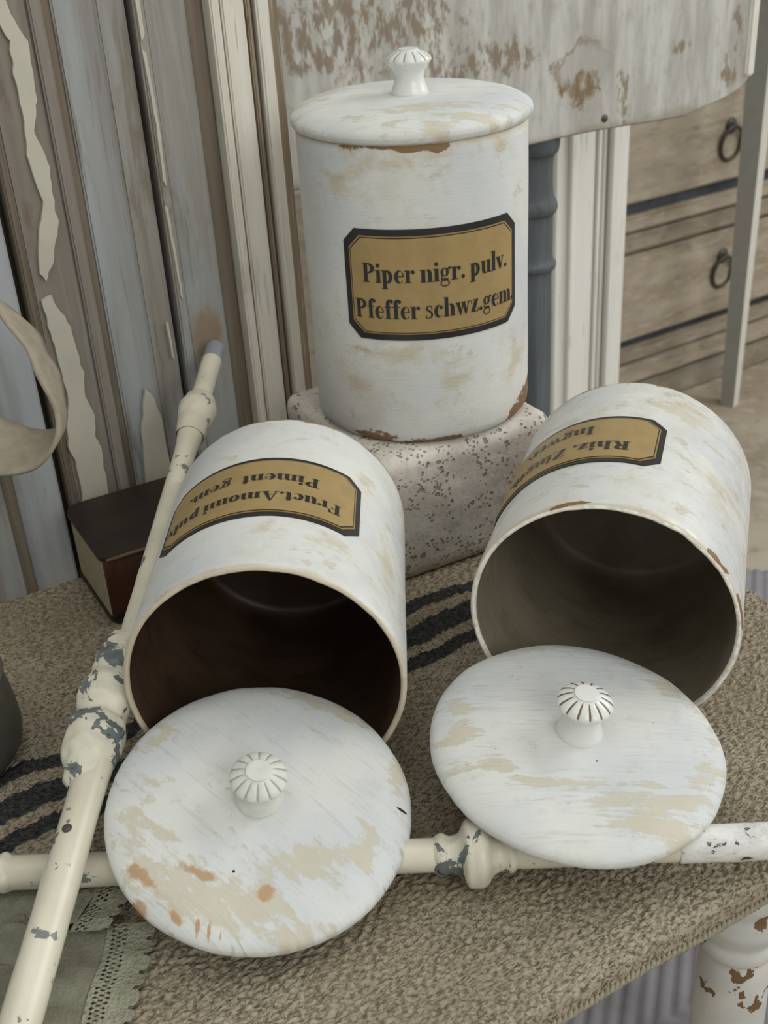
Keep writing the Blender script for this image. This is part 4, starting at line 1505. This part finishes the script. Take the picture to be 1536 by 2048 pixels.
# ------------------------------------------------------------------ chest of drawers
CY = math.radians(31.0)
ch = empty('chest_of_drawers', Matrix.Translation((0.538, 1.971, FLOOR_Z)) @ Matrix.Rotation(CY, 4, 'Z'))
tag(ch, 'tan washed chest of drawers with iron ring pulls behind the casing', 'chest')
x0, x1 = -0.42, 0.50
box('body', (x0, 0.014, 0.0), (x1, 0.42, 0.80), M['chest_gap'], ch)
box('plinth', (x0 - 0.01, -0.012, 0.0), (x1 + 0.01, 0.014, 0.046), M['chest_rail'], ch, bev=0.004)
box('rail', (x0, -0.016, 0.050), (x1, 0.014, 0.085), M['chest_a'], ch, bev=0.008)
box('rail', (x0, -0.004, 0.087), (x1, 0.014, 0.117), M['chest_rail'], ch, bev=0.005)
box('rail', (x0, -0.010, 0.288), (x1, 0.014, 0.318), M['chest_rail'], ch, bev=0.006)
box('rail', (x0, -0.004, 0.321), (x1, 0.014, 0.349), M['chest_b'], ch, bev=0.005)


def ring_pull(parent, x, z):
    V, F = lathe(smooth_prof([(0.0001, 0.006), (0.008, 0.005), (0.012, 0.002), (0.014, 0.0)], 3), 20)
    bp = mk('pull_plate', V, F, M['iron'], parent, True)
    bp.rotation_euler = (math.pi / 2, 0, 0)
    bp.location = (x, -0.012, z + 0.022)
    pts = [(x + 0.024 * math.sin(a), -0.016 - 0.004 * math.cos(a), z - 0.006 + 0.028 * math.cos(a)) for a in np.linspace(0, 2 * math.pi, 33)]
    V, F = tube(pts, 0.0036, 8)
    mk('ring_pull', V, F, M['iron'], parent, True)
    V, F = tube([(x, -0.010, z + 0.022), (x, -0.022, z + 0.024)], 0.005, 8)
    mk('pull_stud', V, F, M['iron'], parent, True)


for k, (z0, z1, mt) in enumerate(((0.135, 0.284, 'chest_b'), (0.372, 0.60, 'chest_a'), (0.615, 0.785, 'chest_b'))):
    d = box('drawer', (x0 + 0.02, -0.012, z0), (x1 - 0.02, 0.014, z1), M[mt], ch, bev=0.004)
    for xx in (0.088 if k else 0.094, -0.26):
        ring_pull(d, xx, (z0 + z1) / 2 + (0.008 if k == 0 else (-0.045 if k == 1 else 0)))
box('chest_top', (x0 - 0.02, -0.03, 0.80), (x1 + 0.02, 0.43, 0.825), M['chest_a'], ch, bev=0.004)

# ------------------------------------------------------------------ slim tall table in front of the chest
tt = empty('plant_stand', Matrix.Translation((0.628, 1.905, FLOOR_Z)) @ Matrix.Rotation(math.radians(-38), 4, 'Z'))
tag(tt, 'slim tapered leg of a tall stand before the chest of drawers, shaded faces coloured grey, lit face white', 'stand')


def taper_leg(x, y, parent, w0=0.012, w1=0.019, h=0.80):
    V = [(x + sx * w0, y + sy * w0, 0.0) for sx, sy in ((-1, -1), (1, -1), (1, 1), (-1, 1))] + [(x + sx * w1, y + sy * w1, h) for sx, sy in ((-1, -1), (1, -1), (1, 1), (-1, 1))]
    F = [(3, 2, 1, 0), (4, 5, 6, 7), (0, 1, 5, 4), (1, 2, 6, 5), (2, 3, 7, 6), (3, 0, 4, 7)]
    return mk('leg', V, F, [M['leg_grey'], M['apron_edge']], parent, False, [0, 0, 0, 1, 0, 0])  # light put into the colour: right face white as lit, the rest grey as shaded


taper_leg(0, 0, tt)
taper_leg(0.30, -0.10, tt)
box('tabletop', (-0.04, -0.14, 0.80), (0.34, 0.04, 0.82), M['leg_grey'], tt, bev=0.003)
